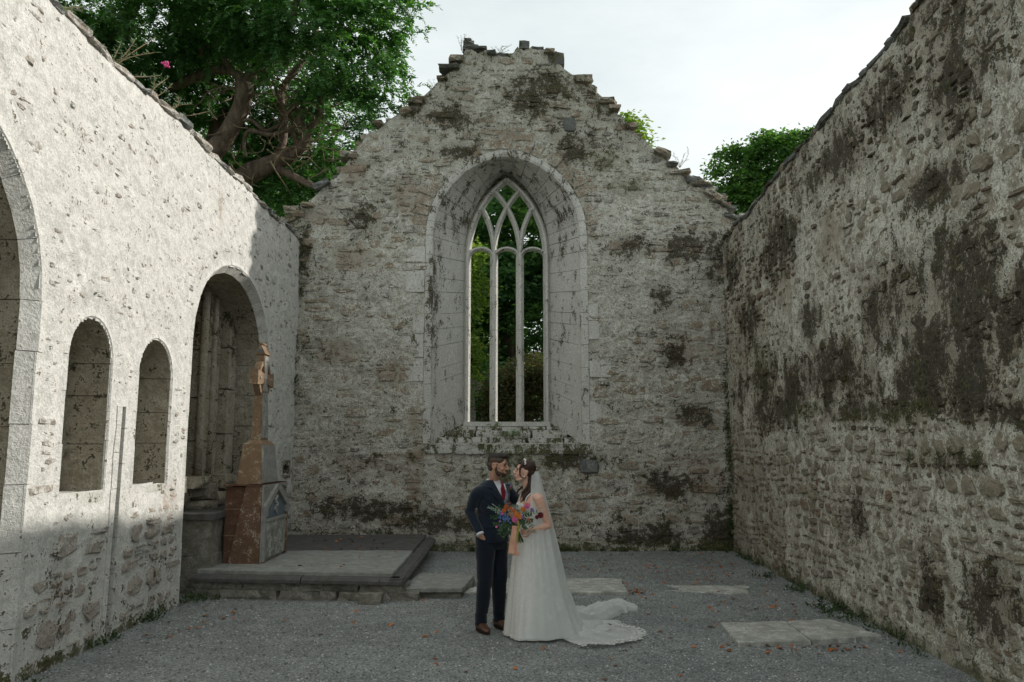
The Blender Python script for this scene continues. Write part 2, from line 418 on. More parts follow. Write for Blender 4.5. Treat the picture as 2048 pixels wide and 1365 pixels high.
def wx_back(u, v):
    b = .14+.55*sstep(6.3, 8.2, v)*fbm(u*1.2, v*1.2, 4.1, 3)+.22*(fbm(u*.9, v*.6, 1.1)-.5)
    for cu, cv, ru, rv in [(3.15, 5.55, .62, .42), (3.85, 5.4, .35, .6), (2.75, 4.55, .26, .34), (3.0, 3.55, .30, .36), (2.3, 5.6, .5, .25), (3.75, .35, .35, .5), (2.5, .25, .8, .22), (-2.6, .75, .9, .22), (-.9, .5, 1.2, .25), (1.0, 1.6, .7, .22), (2.9, 1.2, .5, .25), (.3, 8.5, .8, .5), (-1.2, 8.1, .7, .3), (1.2, 7.5, .5, .4), (-3.85, 5.4, .14, .7), (3.3, 2.4, .5, .25), (-1.50, 4.4, .07, 1.8), (-2.9, 6.1, .5, .25), (-1.0, 7.4, .6, .2), (.6, 8.9, .6, .3)]:
        b = np.maximum(b, .90*blob(u, v, cu, cv, ru, rv, .55, cu))
    b = b+.3*sstep(.35, .0, v)+.38*sstep(2.0, 1.5, v)*fbm(u*1.4, v*1.4, 6.3, 3)
    o = .10+.22*sstep(-1.2, -3.2, u)*fbm(u*1.1, v*1.3, 8.8, 3)+.3*sstep(1.95, 1.3, v)*fbm(u, v, 7.7, 3)
    for cu, cv, ru, rv in [(-1.95, 6.55, .38, .5), (-3.6, 6.2, .5, .3), (-3.0, 7.0, .4, .3), (-2.9, 5.3, .7, .35), (-1.75, 1.35, .25, .75), (-1.8, 2.3, .2, .3), (3.2, 3.6, .8, .4), (3.3, 1.4, .7, .6), (-2.6, 1.5, .8, .3), (-1.1, 5.2, .1, 1.0), (-3.2, 3.6, .6, .3), (-2.2, 3.2, .4, .25)]:
        o = np.maximum(o, .75*blob(u, v, cu, cv, ru, rv, .6, cu+3))
    g = .03+.45*sstep(1.95, 1.2, v)*sstep(-2.3, -1.0, u)*sstep(2.2, 1.0, u)*fbm(u*1.5, v*1.5, 2.2, 3)+.9*sstep(.32, .02, v)+.25*sstep(7.5, 9, v)
    g = np.maximum(g, .8*sstep(3.75, 3.95, u)*sstep(3.4, 2.0, v)); g = np.maximum(g, .55*sstep(-3.7, -3.93, u)*fbm(u, v*1.4, 6.6))
    for cu, cv, ru, rv in [(.2, 1.62, .9, .22), (-.2, 1.3, .5, .2), (2.2, 6.7, .5, .3), (1.8, 7.2, .5, .25)]: g = np.maximum(g, .75*blob(u, v, cu, cv, ru, rv, .6, cu+6))
    p = .22+.5*(fbm(u*.8, v*.8, 12.2)-.45)
    for cu, cv, ru, rv in [(1.85, 5.9, .35, .5), (1.9, 4.4, .5, 1.2), (2.6, 5.0, .7, .35), (-2.8, 3.9, .9, .35), (-2.7, 5.0, .9, .5), (-2.0, 4.6, .5, .6), (2.3, 4.4, .9, .5), (-2.3, 1.0, .35, .2), (1.9, .85, .4, .12), (1.5, .55, .4, .12), (-3.0, 1.15, .4, .2)]:
        p = np.maximum(p, .75*blob(u, v, cu, cv, ru, rv, .5, cu+9))
    return b, o, g, p

def wx_left(u, v):
    b = -.13+.16*sstep(1.4, .9, v)+.45*sstep(5.1, 5.6, v)*fbm(u*1.3, v, 3.3)+.30*(fbm(u*.9, v*.9, 7.7)-.5)
    b = b+.42*sstep(1.25, .6, v)*fbm(u*2, v*2, 1.7)+.30*sstep(12.6, 14.2, u)*fbm(u*3, v*3, 9.9, 3)
    o = -.12+.42*sstep(1.3, .6, v)*fbm(u*1.3, v*1.3, 2.9)
    for cu, cv, ru, rv in [(10.3, 5.0, .16, .45), (7.0, .6, .25, .2), (9.1, 1.2, .3, .25)]: o = np.maximum(o, .7*blob(u, v, cu, cv, ru, rv, .4, cu))
    g = -.15+.85*sstep(.22, .0, v)+.25*sstep(1.2, .3, v)*fbm(u*1.6, v*1.6, 5.1)
    p = .55-.40*sstep(1.25, .75, v)+.3*(fbm(u*1.4, v*1.4, 31.)-.5)
    return b, o, g, p

def wx_right(u, v):
    st = fbm(u*1.3, v*.35, 22.2, 4)
    b = .02+.85*sstep(4.1, 5.0, v)*st+1.25*sstep(2.05, 2.3, v+.05*(9-u)+.4*(fbm(u*1.1, 3.3)-.5))*(.62+.38*sstep(.35, .6, fbm(u*5, v*2.2, 7.4, 4)))*sstep(3.5, 2.75, v+.8*(fbm(u*.7, 8.8)-.5))*(.55*fbm(u*1.0, v*1.0, 6.1, 3)+.65*sstep(.36, .62, fbm(u*2.3, v*1.7, 2.9, 4)))+.12*sstep(7.6, 6.0, u)+.8*(fbm(u*.9, v*.8, 2.4, 4)-.5)
    for cu, cv, ru, rv in [(9.6, 2.75, 1.3, .45), (7.6, 3.2, .9, .5), (6.3, 3.1, .7, .8), (6.6, 4.1, .7, .22), (11.6, 2.35, 1.4, .4), (8.3, 2.2, 1.4, .14), (6.7, 1.7, .9, .12), (12.9, 3.9, .8, .55), (11.2, 4.7, 1.3, .5), (9.0, 5.2, 1.2, .28), (7.4, 5.2, .8, .35), (13.8, 4.9, .5, .5), (6.1, 4.7, .5, .5), (8.8, 1.1, .25, .3), (7.2, .5, .3, .4), (9.9, 3.4, .5, .3), (12.5, 2.9, .7, .3), (6.3, .6, .5, .4)]:
        b = np.maximum(b, .98*blob(u, v, cu, cv, ru, rv, .75, cu))
    o = .20+.45*sstep(9.5, 13.5, u)*st+.2*sstep(2.2, 1.5, v)*fbm(u, v, 3.7)
    for cu, cv, ru, rv in [(11.0, 4.2, .6, .6), (13.3, 3.5, .8, 1.5), (9.3, 2.6, .8, .3), (14.0, 5.2, .5, .4), (9.2, 4.3, .6, .5)]: o = np.maximum(o, .7*blob(u, v, cu, cv, ru, rv, .7, cu+2))
    g = .05+.8*sstep(.25, .02, v)+.5*sstep(14.1, 14.5, u)*sstep(4, 2, v)
    for cu, cv, ru, rv in [(8.0, 2.15, 1.6, .12), (10.3, 2.3, .8, .15), (6.9, 1.75, 1.0, .1), (12.3, 3.2, .8, .5)]: g = np.maximum(g, .7*blob(u, v, cu, cv, ru, rv, .7, cu+5))
    p = .36+1.1*(fbm(u*.9, v*1.1, 15.5, 3)-.42)
    for cu, cv, ru, rv in [(10.2, 3.4, 1.7, .5), (7.6, 3.9, 1.2, .35), (8.2, 4.6, .7, .4), (6.9, 3.6, .6, .25), (9.0, 1.55, .8, .18), (11.5, 1.9, 1.2, .35), (6.3, 2.3, .5, .25)]: p = np.maximum(p, .8*blob(u, v, cu, cv, ru, rv, .6, cu+8))
    return b, o, g, p

def attr_of(wxf, u, v):
    b, o, g, p = wxf(u, v); return np.stack([b, o, g, p], -1).reshape(-1, 4)

def mortar_depth(u, v, seed, amp=1.0):
    a = (fbm(u*1.1+seed, v*1.1, seed, 3)-.5)*.07+(fbm(u*5+seed, v*6, seed+3, 4, .6)-.5)*.052+(fbm(u*17, v*24, seed+5, 3, .65)-.5)*.042
    return a*amp

MAMP = {}
def build_wall(label, cat, wall, u0, u1, du, nv, topf, opens, wxf, mm, ms, sizes, seed, thick, proud, origin, vis, back_open=None, gap=.012, expo=3.2, top_mat=None, name='stone_wall', slot=None, plaster_lift=.018, prf=None, sizef=None):
    T = thing(name, label, cat, origin)
    us = np.arange(u0, u1+du*.5, du); vs = np.linspace(0, 1, nv)
    U, S = np.meshgrid(us, vs, indexing='ij'); V = -.06+S*(topf(us)[:, None]+.06)
    am = .55 if wall is WL else 1.0
    D = mortar_depth(U, V, seed, am)+plaster_lift*sstep(.3, .8, wxf(U, V)[3])
    sd = np.full(U.shape, 9.0)
    for c in opens: sd = np.minimum(sd, poly_sdf(c, U, V))
    D = D*sstep(.06, .30, sd)+(-.012)*(1-sstep(.06, .30, sd))
    D += (-.02)*sstep(.12, 0, topf(us)[:, None]-V)
    if slot is not None: D -= .20*sstep(.068, .045, np.abs(U-slot(V)))*(V < 2.25)
    P = wall.w(U, V, D); A = attr_of(wxf, U, V)
    F = grid_faces(len(us), nv)
    Uc = (U[:-1, :-1]+U[1:, 1:])/2; Vc = (V[:-1, :-1]+V[1:, 1:])/2
    keep = np.ones(Uc.shape, bool)
    for c in opens: keep &= poly_sdf(c, Uc, Vc) > -.02
    F = F[keep.ravel()]
    if np.cross(np.append(wall.u, 0), [0, 0, 1]) @ np.append(wall.n, 0) < 0: F = F[:, ::-1]
    b = MB(); b.add(P.reshape(-1, 3), F)
    # top and rear
    nb = 7; dd = np.linspace(-.0, -thick, nb); Ut, Dt = np.meshgrid(us[::2], dd, indexing='ij')
    tz = topf(us[::2])[:, None]-.004+(fbm(Ut*3, Dt*3, seed, 3)-.5)*.10*sstep(0, -.2, Dt)
    b.add(wall.w(Ut, tz, Dt-.03).reshape(-1, 3), grid_faces(len(us[::2]), nb)[:, ::-1])
    ur = us[::4]; vr = np.linspace(0, 1, nv//4); Ur, Sr = np.meshgrid(ur, vr, indexing='ij'); Vr = -.06+Sr*(topf(ur)[:, None]+.03)
    Fr = grid_faces(len(ur), len(vr)); k2 = np.ones((len(ur)-1, len(vr)-1), bool)
    if back_open is not None: k2 &= poly_sdf(back_open, (Ur[:-1, :-1]+Ur[1:, 1:])/2, (Vr[:-1, :-1]+Vr[1:, 1:])/2) > -.02
    b.add(wall.w(Ur, Vr, np.full(Ur.shape, -thick-.03)).reshape(-1, 3), Fr[k2.ravel()])
    for ue, sg in ((us[0], 1), (us[-1], -1)):
        te = float(topf(np.array([ue]))[0]); q = wall.w(np.array([ue]*4), np.array([-.06, -.06, te, te]), np.array([-.01, -thick-.03, -thick-.03, -.01])); b.add(q, np.array([[0, 1, 2, 3]]))
    Pall, Fall = b.arrays()
    uv = np.stack([(Pall[:, :2]-wall.o)@wall.u/(wall.u@wall.u), Pall[:, 2]], 1)
    at_all = attr_of(wxf, uv[:, 0], uv[:, 1])
    mesh('lime_mortar', Pall, Fall, mm, T, attr=at_all)
    # stones
    rng = np.random.RandomState(seed+5); st = []
    v = .0; vmax = float(topf(us).max())
    while v < vmax:
        sf, rf = sizef(v) if sizef else (1, 1)
        h = (sizes[0]+(sizes[1]-sizes[0])*rng.rand()**1.4)*sf
        u = u0+rng.rand()*.2
        while u < u1:
            Ln = h*(sizes[2]+(sizes[3]-sizes[2])*rng.rand()**1.3*rf); hh = h
            if h > .13 and rng.rand() < .38:
                k = .35+.3*rng.rand(); st.append((u+Ln/2, v+h*k/2, Ln, h*k)); sp = .3+.4*rng.rand()
                if rng.rand() < .5: st.append((u+Ln/2, v+h*(1+k)/2, Ln, h*(1-k)))
                else: st.append((u+Ln*sp/2, v+h*(1+k)/2, Ln*sp, h*(1-k))); st.append((u+Ln*(1+sp)/2, v+h*(1+k)/2, Ln*(1-sp), h*(1-k)))
            else: st.append((u+Ln/2, v+h/2, Ln, h))
            u += Ln
        v += h
    st = np.array(st)
    su = st[:, 0]; sv = st[:, 1]+(fbm(st[:, 0]*.55, st[:, 1]*.8, seed+9, 2)-.5)*.5
    ok = (sv < topf(su)-.10) & (sv > .03) & (su > u0) & (su < u1)
    for c in opens: ok &= poly_sdf(c, su, sv) > .16+.0*su
    if slot is not None: ok &= ~((np.abs(su-slot(sv)) < .07+st[:, 2]/2) & (sv < 2.3))
    pl = wxf(su, sv)[3]
    ok &= rng.rand(len(su)) > .25*sstep(.55, .9, pl)
    su, sv, sl, sh, pl = su[ok], sv[ok], st[ok, 2], st[ok, 3], pl[ok]
    K = 10; out = []; md_ = mortar_depth(su, sv, seed, am); prf_ = prf(su, sv) if prf else np.zeros(len(su))
    for i in range(len(su)):
        a = np.linspace(0, 2*math.pi, K, endpoint=False)+rng.rand()*.3
        ca, sa = np.cos(a), np.sin(a); e = 2/expo
        ox = np.sign(ca)*np.abs(ca)**e; oy = np.sign(sa)*np.abs(sa)**e
        rx = max(.02, sl[i]/2-gap*(.5+rng.rand())); ry = max(.015, sh[i]/2-gap*(.5+rng.rand()))
        j = 1-.42*rng.rand(K)**1.5
        sk = rng.uniform(-.25, .25)
        x = ox*rx*j+oy*ry*sk; y = oy*ry*j*(.9+.2*rng.rand(K))+ox*rx*rng.uniform(-.06, .06)
        f = md_[i]+proud[0]+prf_[i]+proud[1]*rng.randn()
        rings = [(1.04, -.06), (1.0, f-.008), (.72, f+rng.uniform(-.003, .008))]
        tx, ty = rng.uniform(-.07, .07, 2)
        VV = []
        for (q, dpt) in rings:
            xx, yy = x*q, y*q; dv = dpt+(0 if dpt < -.05 else xx*tx+yy*ty)+ (rng.rand(K)-.5)*.012
            VV.append(wall.w(su[i]+xx, sv[i]+yy, dv))
        VV.append(wall.w(su[i]+0*x[:1], sv[i]+0*x[:1], np.array([f+rng.uniform(-.006, .010)])))
        out.append(np.concatenate(VV))
    jj = np.arange(K); j2 = (jj+1) % K
    FQ = np.concatenate([np.stack([r_*K+jj, r_*K+j2, (r_+1)*K+j2, (r_+1)*K+jj], 1) for r_ in (0, 1)])
    FT = np.stack([2*K+jj, 2*K+j2, np.full(K, 3*K)], 1)
    if np.cross(np.append(wall.u, 0), [0, 0, 1]) @ np.append(wall.n, 0) > 0: pass
    else: FQ = FQ[:, ::-1]; FT = FT[:, ::-1]
    ctr = np.array([o_.mean(0) for o_ in out]); dist = np.linalg.norm(ctr-np.array([0, 0, CAM_H]), axis=1)
    score = sl*sh/dist**2
    if wall is not WB: score = score/dist
    score[~vis(su, sv)] = 0
    order = np.argsort(-score); big = set(order[:290].tolist()); rest = MB(); ra = []
    allv = np.array(out); uu_ = (allv[..., :2]-wall.o)@wall.u/(wall.u@wall.u); AA = attr_of(wxf, uu_, allv[..., 2].copy()).reshape(len(out), -1, 4)
    for i in range(len(out)):
        A_ = AA[i]
        if i in big: mesh('stone', out[i], [FQ, FT], ms, T, loc=ctr[i], attr=A_, smooth=False)
        else: rest.add(out[i], [FQ, FT]); ra.append(A_)
    if rest.n:
        Vr_, Fr_ = rest.arrays(); mesh('small_stones', Vr_, Fr_, ms, T, attr=np.concatenate(ra), kind='stuff', smooth=False)
    print(label, 'stones', len(out))
    return T

def cross_block(stations, i0, i1, curves, wall, parent, mat, name, gap=.004, jd=.004, wxf=None, rng=R):
    """one dressed block: closed cross-section 'stations' [(o, t, d)] swept along curve samples i0..i1 (floats)"""
    n = max(2, int(math.ceil((i1-i0)/2))+1); C0, C1 = curves
    idx = np.linspace(i0, i1, n)
    def samp(C, q):
        k = np.clip(q, 0, len(C)-1); a = np.floor(k).astype(int); a = np.minimum(a, len(C)-2); f = (k-a)[:, None]; return C[a]*(1-f)+C[a+1]*f
    P0 = samp(C0, idx); P1 = samp(C1, idx); Tn = samp(C0, idx+.4)-samp(C0, idx-.4); Tn /= np.linalg.norm(Tn, axis=1)[:, None]+1e-9
    No = np.stack([-Tn[:, 1], Tn[:, 0]], 1)                        # outward for a curve running up the left side
    g0 = Tn*gap; P0 = P0.copy(); P1 = P1.copy(); P0[0] += g0[0]; P1[0] += g0[0]; P0[-1] -= g0[-1]; P1[-1] -= g0[-1]
    dj = rng.uniform(-jd, jd); oj = rng.uniform(-jd, jd)
    rings = []
    for k in range(n):
        uv = [P0[k]*(1-t)+P1[k]*t+No[k]*(o+oj) for (o, t, d) in stations]; uv = np.array(uv)
        rings.append(wall.w(uv[:, 0], uv[:, 1], np.array([d+dj for (_, _, d) in stations])))
    m = len(stations); V = np.concatenate(rings); i = np.arange(n-1)[:, None]; j = np.arange(m)[None]; j2 = (j+1) % m
    F = np.stack([i*m+j, i*m+j2, (i+1)*m+j2, (i+1)*m+j], -1).reshape(-1, 4)
    e0 = np.arange(m)[None, ::-1]; e1 = (np.arange(m)+(n-1)*m)[None]
    A = None
    if wxf is not None: A = attr_of(wxf, (V[:, :2]-wall.o)@wall.u/(wall.u@wall.u), V[:, 2])
    return mesh(name, V, [F, np.concatenate([e0, e1])], mat, parent, loc=V.mean(0), smooth=False, attr=A)

def course_cuts(ns, na, straight, arcn, rng, jit=.25):
    """cut positions in sample index for blocks: sides in 'straight' courses, arch in 'arcn' voussoirs"""
    a = np.linspace(0, ns, straight+1); a[1:-1] += np.array([rng.uniform(-jit, jit) for _ in range(straight-1)])*ns/straight
    tot = 2*ns+2*na-2
    mid = np.linspace(ns, ns+2*na-2, arcn+1); b = np.linspace(ns+2*na-2, tot, straight+1); b[1:-1] += np.array([rng.uniform(-jit, jit) for _ in range(straight-1)])*ns/straight
    return np.concatenate([a, mid[1:], b[1:]])

PAL_B = [(.31, .29, .235), (.25, .245, .21), (.30, .245, .19), (.20, .19, .155), (.36, .34, .285), (.27, .215, .155), (.30, .30, .26), (.17, .155, .125), (.33, .30, .235)]
PAL_L = [(.34, .335, .30), (.27, .27, .245), (.40, .39, .35), (.22, .215, .19), (.33, .29, .24), (.42, .41, .37), (.17, .165, .145)]
PAL_R = [(.21, .17, .12), (.15, .125, .09), (.24, .195, .14), (.12, .10, .07), (.26, .225, .165), (.19, .135, .09), (.22, .195, .15), (.10, .085, .06)]
M_mB = stone_mat('lime_mortar_gable', ((.34, .325, .265), (.50, .485, .42)), lime=(.60, .595, .53), lichen=.75, grain=1.1, pit=.8, bump=.8)
M_sB = stone_mat('rubble_gable', ((.2, .2, .18), (.38, .37, .33)), PAL_B, lime=(.60, .595, .53), lichen=.7, grain=1.1, pit=.65, bump=.8)
M_mL = stone_mat('limewashed_mortar', ((.46, .455, .42), (.60, .59, .55)), lime=(.65, .64, .60), lichen=.6, grain=.5, pit=.15, bump=.6, pitc=(.30, .29, .26))
M_sL = stone_mat('limewashed_rubble', ((.36, .36, .33), (.50, .49, .45)), PAL_L, lime=(.60, .59, .55), lichen=.42, grain=.6, pit=.3, bump=.8, pitc=(.22, .21, .18))
M_mR = stone_mat('stained_mortar', ((.30, .27, .21), (.46, .43, .35)), lime=(.66, .65, .57), lichen=.8, grain=.9, pit=.9, streak=.6, bump=.8, pitc=(.05, .045, .032))
M_sR = stone_mat('rubble_brown', ((.15, .135, .11), (.26, .235, .19)), PAL_R, lime=(.34, .33, .28), lichen=.3, grain=1.0, pit=.7, streak=.7, bump=.8)
M_ash = stone_mat('dressed_limestone', ((.36, .37, .355), (.48, .48, .455)), [(.45, .45, .41), (.40, .40, .36), (.48, .475, .43), (.36, .35, .305), (.45, .42, .36)], lime=(.62, .62, .57), lichen=.65, grain=.8, pit=.22, bump=.4, streak=.45)
M_ashd = stone_mat('dressed_limestone_stained', ((.27, .24, .18), (.46, .42, .33)), lime=(.52, .50, .43), lichen=.5, grain=.8, pit=.12, bump=1.0)
M_slate = stone_mat('coping_slate', ((.15, .155, .15), (.24, .245, .235)), [(.15, .155, .15), (.20, .205, .195), (.11, .115, .11), (.26, .255, .24)], lime=(.36, .37, .35), lichen=.5, grain=.6, pit=.4)
M_slab = stone_mat('tomb_slab_stone', ((.18, .185, .17), (.27, .275, .255)), lime=(.36, .365, .34), lichen=.25, grain=.35, pit=.25, bump=.25, weather=False)
M_slabp = stone_mat('pale_slab_stone', ((.27, .27, .24), (.43, .43, .39)), lime=(.56, .56, .52), lichen=.4, grain=.7, pit=.8, bump=.3, weather=False)

vis_b = lambda u, v: (np.abs(u) < 4.3) & (v > 0)
vis_l = lambda u, v: (u > 5.6)
vis_r = lambda u, v: (u > 5.6)
ORG_B = (0, YB, 0); ORG_L = (-3.9, 9, 0); ORG_R = (3.76, 9, 0)
TB = build_wall('ruined gable end wall of lichened rubble with tall traceried window behind the couple', 'gable wall', WB, -4.6, 4.6, .026, 340, top_b, [cl(CB)], wx_back, M_mB, M_sB,
                (.07, .27, 1.0, 3.0), 3, 1.15, (.004, .010), ORG_B, vis_b, back_open=cl(CI))
TL = build_wall('whitewashed rubble side wall with arches and two small niches in sunlight', 'stone wall', WL, 2.2, 14.60, .026, 215, top_l, [cl(A2), cl(A1), cl(N1), cl(N2), HOLE, SLOT], wx_left, M_mL, M_sL,
                (.05, .14, 1.3, 3.6), 21, 1.0, (-.002, .0065), ORG_L, vis_l, sizef=lambda v: (2.3, .35) if v < 1.05 else (1, 1), prf=lambda u, v: .016*sstep(1.35, .8, v), slot=None)
TR = build_wall('side wall of brown rubble with black stains and peeling pale plaster, no openings', 'stone wall', WR, 2.2, 14.62, .026, 225, top_r, [], wx_right, M_mR, M_sR,
                (.08, .24, .9, 2.0), 41, 1.0, (.003, .013), ORG_R, vis_r, gap=.020, expo=2.6, prf=lambda u, v: .016*sstep(2.6, 1.6, v)+.006*sstep(3.6, 4.4, v))

# ------------------------------------------------------------------ gable window: splayed reveal, tracery, sill
NS, NA = 12, 14
c0 = cl(CB); c1 = cl(CI)
rg = R
ST = [(.10, 0, -.10), (.10, 0, .012), (.012, 0, .014), (-.03, 0, .0), (-.045, .0, -.04), (-.02, 0, -.075), (-.04, 0, -.10), (-.01, .30, -.32), (-.01, .62, -.58), (0, .98, -.86), (.10, 1, -.90), (.20, .4, -.5)]
for a, b_ in zip(*(lambda c: (c[:-1], c[1:]))(course_cuts(NS, NA, 11, 17, rg))):
    nm = 'voussoir' if NS <= (a+b_)/2 <= NS+2*NA-2 else 'jamb_stone'
    cross_block(ST, a, b_, (c0, c1), WB, TB, M_ash, nm, wxf=(lambda u, v: (wx_back(u, v)[0]*.6+.30*fbm(u*3.5, v*.7, 5.5, 3)+.08*sstep(5.6, 6.6, v)+.3*blob(u, v, 1.0, 6.2, .25, .5, .4, 1)+.3*blob(u, v, -1.15, 6.2, .25, .4, .4, 2), wx_back(u, v)[1]*.55, wx_back(u, v)[2]*.5, wx_back(u, v)[3])))
# dressed facing stones round the window arch: a ring of long thin radiating stones
cuts = np.linspace(NS-1, NS+2*NA-1, 30)
for a, b_ in zip(cuts[:-1], cuts[1:]):
    ln = rg.uniform(.20, .42)
    if rg.random() < .22: continue
    cross_block([(.115, 0, -.10), (.115, 0, .012), (.115+ln*.5, 0, .022), (.115+ln, 0, .010), (.115+ln, 0, -.10)], a, b_, (c0, c1), WB, TB, M_sB, 'arch_stone', gap=.016, jd=.010, wxf=wx_back)
# large dressed blocks beside the jambs
for side in (-1, 1):
    v = 1.95
    while v < 5.6:
        h = rg.uniform(.28, .48); wd = rg.uniform(.12, .42)
        if rg.random() < .5:
            ux = CB['uc']+side*(CB['hw']+.105+wd/2); u_, v_ = ux, v+h/2
            V, F = rough((0, 0, 0), (wd, .12, h-.012), .03, round_=.08, rng=rg); V = V+np.array([u_, YB+.045-rg.uniform(0, .008), v_])
            mesh('quoin', V, F, M_ash, TB, smooth=False, loc=(u_, YB, v_), attr=attr_of(wx_back, V[:, 0], V[:, 2]))
        v += h
YT = YB+.85
tr = mesh('window_tracery', *(lambda q: (q[0], q[1]))(prism([(-.93, 2.24), (.73, 2.24), (.73, 2.325), (-.93, 2.325)], (0, YT, 0), (1, 0, 0), (0, 0, 1), (0, 1, 0), -.12, .16)), M_ash, TB, loc=(-.1, YT, 2.3), smooth=False, attr=np.full((8, 4), .1))
def bar(P2, w_, dp, name, parent=tr, mat=M_ash, y=YT):
    """chamfered stone bar following a 2D path (x,z)"""
    P2 = np.asarray(P2, float); n = len(P2); T2 = np.gradient(P2, axis=0); T2 /= np.linalg.norm(T2, axis=1)[:, None]+1e-9
    N2_ = np.stack([-T2[:, 1], T2[:, 0]], 1)
    sec = [(-w_/2, -.02), (-w_/2, .02), (-w_*.16, dp/2), (w_*.16, dp/2), (w_/2, .02), (w_/2, -.02), (w_*.16, -dp/2), (-w_*.16, -dp/2)]
    rings = [np.array([[P2[i][0]+N2_[i][0]*a, y+c, P2[i][1]+N2_[i][1]*a] for a, c in sec]) for i in range(n)]
    V, F = loft(rings); return mesh(name, V, F, mat, parent, loc=V.mean(0), smooth=False, attr=np.tile([.12+.1*rg.random(), .03, .02, .25], (len(V), 1)))
x0, x3 = -.865, .665; wl = (x3-x0)/3; VS = 5.62
for xx, ww in ((x0-.01, .13), (x0+wl, .155), (x0+2*wl, .155), (x3+.01, .13)):
    for za, zb in ((2.325, 3.2), (3.205, 4.1), (4.105, 4.95), (4.955, VS)): bar([(xx, za), (xx, zb)], ww, .24, 'mullion')
hwm = (x3-x0)/2; RR = (1.52**2+hwm**2)/(2*hwm)
def arcr(xs, sgn, tmax, n=18):
    """arc rising from (xs, VS) leaning to +x (sgn=1) or -x"""
    t = np.linspace(0, tmax, n); return np.stack([xs+sgn*(RR-RR*np.cos(t)), VS+RR*np.sin(t)], 1)
def t_meet(xs, other):
    # arc from xs leaning right meets arc from 'other' leaning left: symmetric at the midpoint
    return math.acos(max(-1, min(1, (RR-(other-xs)/2)/RR)))
def w3(v): return v
for k, (xs, sg, oth) in enumerate([(x0, 1, x3), (x3, -1, x0), (x0+wl, 1, x3), (x0+2*wl, -1, x0), (x0+2*wl, 1, x3), (x0+wl, -1, x0)]):
    t = t_meet(min(xs, oth), max(xs, oth)); P = arcr(xs, sg, t, 20)
    bar(P, .13 if k < 2 else .105, .235 if k < 2 else .225-.006*k, 'tracery_arc')
for k in range(3):
    a = x0+k*wl; t = np.linspace(0, math.pi, 15); cxx = a+wl/2; rr = wl/2
    bar(np.stack([cxx-rr*np.cos(t), VS-.10+rr*1.05*np.sin(t)*.80], 1), .085, .215, 'light_head')
# sill: sloping courses of weathered stone
for (dz0, dz1, y0_, y1_, hx0, hx1) in [(1.72, 1.90, YB-.045, YB+.30, -1.60, 1.46), (1.86, 2.02, YB+.18, YB+.55, -1.46, 1.26), (2.00, 2.16, YB+.42, YB+.75, -1.27, 1.08), (2.14, 2.235, YB+.62, YB+.98, -1.08, .90)]:
    x = hx0
    while x < hx1-.05:
        l_ = min(rg.uniform(.35, .75), hx1-x); 
        V, F = rough((x+l_/2, (y0_+y1_)/2, (dz0+dz1)/2), (l_-.012, y1_-y0_, dz1-dz0+rg.uniform(-.02, .02)), .07, round_=.16, rng=rg)
        A = attr_of(wx_back, V[:, 0], V[:, 2]); A[:, 2] += .40; A[:, 0] += .42
        mesh('sill_stone', V, F, M_ash, TB, smooth=False, loc=V.mean(0), attr=A); x += l_
# big dark stone showing low in the gable wall, right of the bride, and the square dark one near the top
for (u_, v_, sx, sz) in ((1.39, 1.50, .36, .27), (1.10, 7.95, .24, .30)):
    V, F = rough((u_, YB-.0, v_), (sx, .10, sz), .05, round_=.55, rng=rg); mesh('dark_stone', V, F, M_slate, TB, smooth=False, loc=(u_, YB, v_), attr=np.full((len(V), 4), .2))
# coping of stones along the broken gable
pth = GOUT[1:-1]; seg = np.linalg.norm(np.diff(pth, axis=0), axis=1); cum = np.concatenate([[0], np.cumsum(seg)]); s = 0
while s < cum[-1]:
    l_ = rg.uniform(.16, .42); u_ = np.interp(s+l_/2, cum, pth[:, 0]); v_ = float(top_b(u_)); u2 = np.interp(s+l_, cum, pth[:, 0]); u1_ = np.interp(s, cum, pth[:, 0])
    sl_ = math.atan2(np.interp(s+l_, cum, pth[:, 1])-np.interp(s, cum, pth[:, 1]), u2-u1_+1e-6)
    flatst = u_ > 2.9 or abs(u_) < 1.1
    for k in range(3):
        if rg.random() < (.88 if abs(u_) < 1.1 else .25 if u_ > 2.9 else .78): continue
        hh = rg.uniform(.05, .15); ln = rg.uniform(.16, .40)*(1.1 if flatst else 1.0); tilt_ = -sl_*rg.choice((0, 0, .15, .6)) if abs(sl_) > .1 else 0
        V, F = rough((u_+rg.uniform(-.08, .08)-.10*np.sign(sl_), YB+.08+.34*k, v_-(.05 if (abs(u_) < 1.15 or u_ > 2.9) else .095)-.02*k+rg.uniform(-.03, .02)), (ln, .42, hh), .16, ry=tilt_+rg.uniform(-.06, .06), rz=rg.uniform(-.2, .2), round_=.3, rng=rg)
        mesh('coping_stone', V, F, M_slate if rg.random() < .22 else M_sB, TB, smooth=False, loc=V.mean(0), attr=attr_of(wx_back, V[:, 0], V[:, 2]))
    s += l_*.42
for (u_, v_, sx, sz) in ((-.80, 9.54, .34, .10), (-.84, 9.63, .22, .09), (-.86, 9.69, .15, .05), (-.60, 9.53, .24, .06), (-.98, 9.30, .18, .14), (.24, 9.58, .21, .17), (.50, 9.51, .24, .06), (-.2, 9.37, .30, .06), (.74, 9.42, .26, .05), (.86, 9.30, .34, .26), (3.45, 6.83, .34, .06), (3.60, 6.76, .40, .07), (3.72, 6.68, .38, .08), (3.9, 6.5, .3, .2), (4.12, 6.32, .24, .08)):
    V, F = rough((u_, YB+.25, v_), (sx, .55, sz), .08, round_=.18, rng=rg); mesh('coping_stone', V, F, M_slate, TB, smooth=False, loc=V.mean(0), attr=attr_of(wx_back, V[:, 0], V[:, 2]))
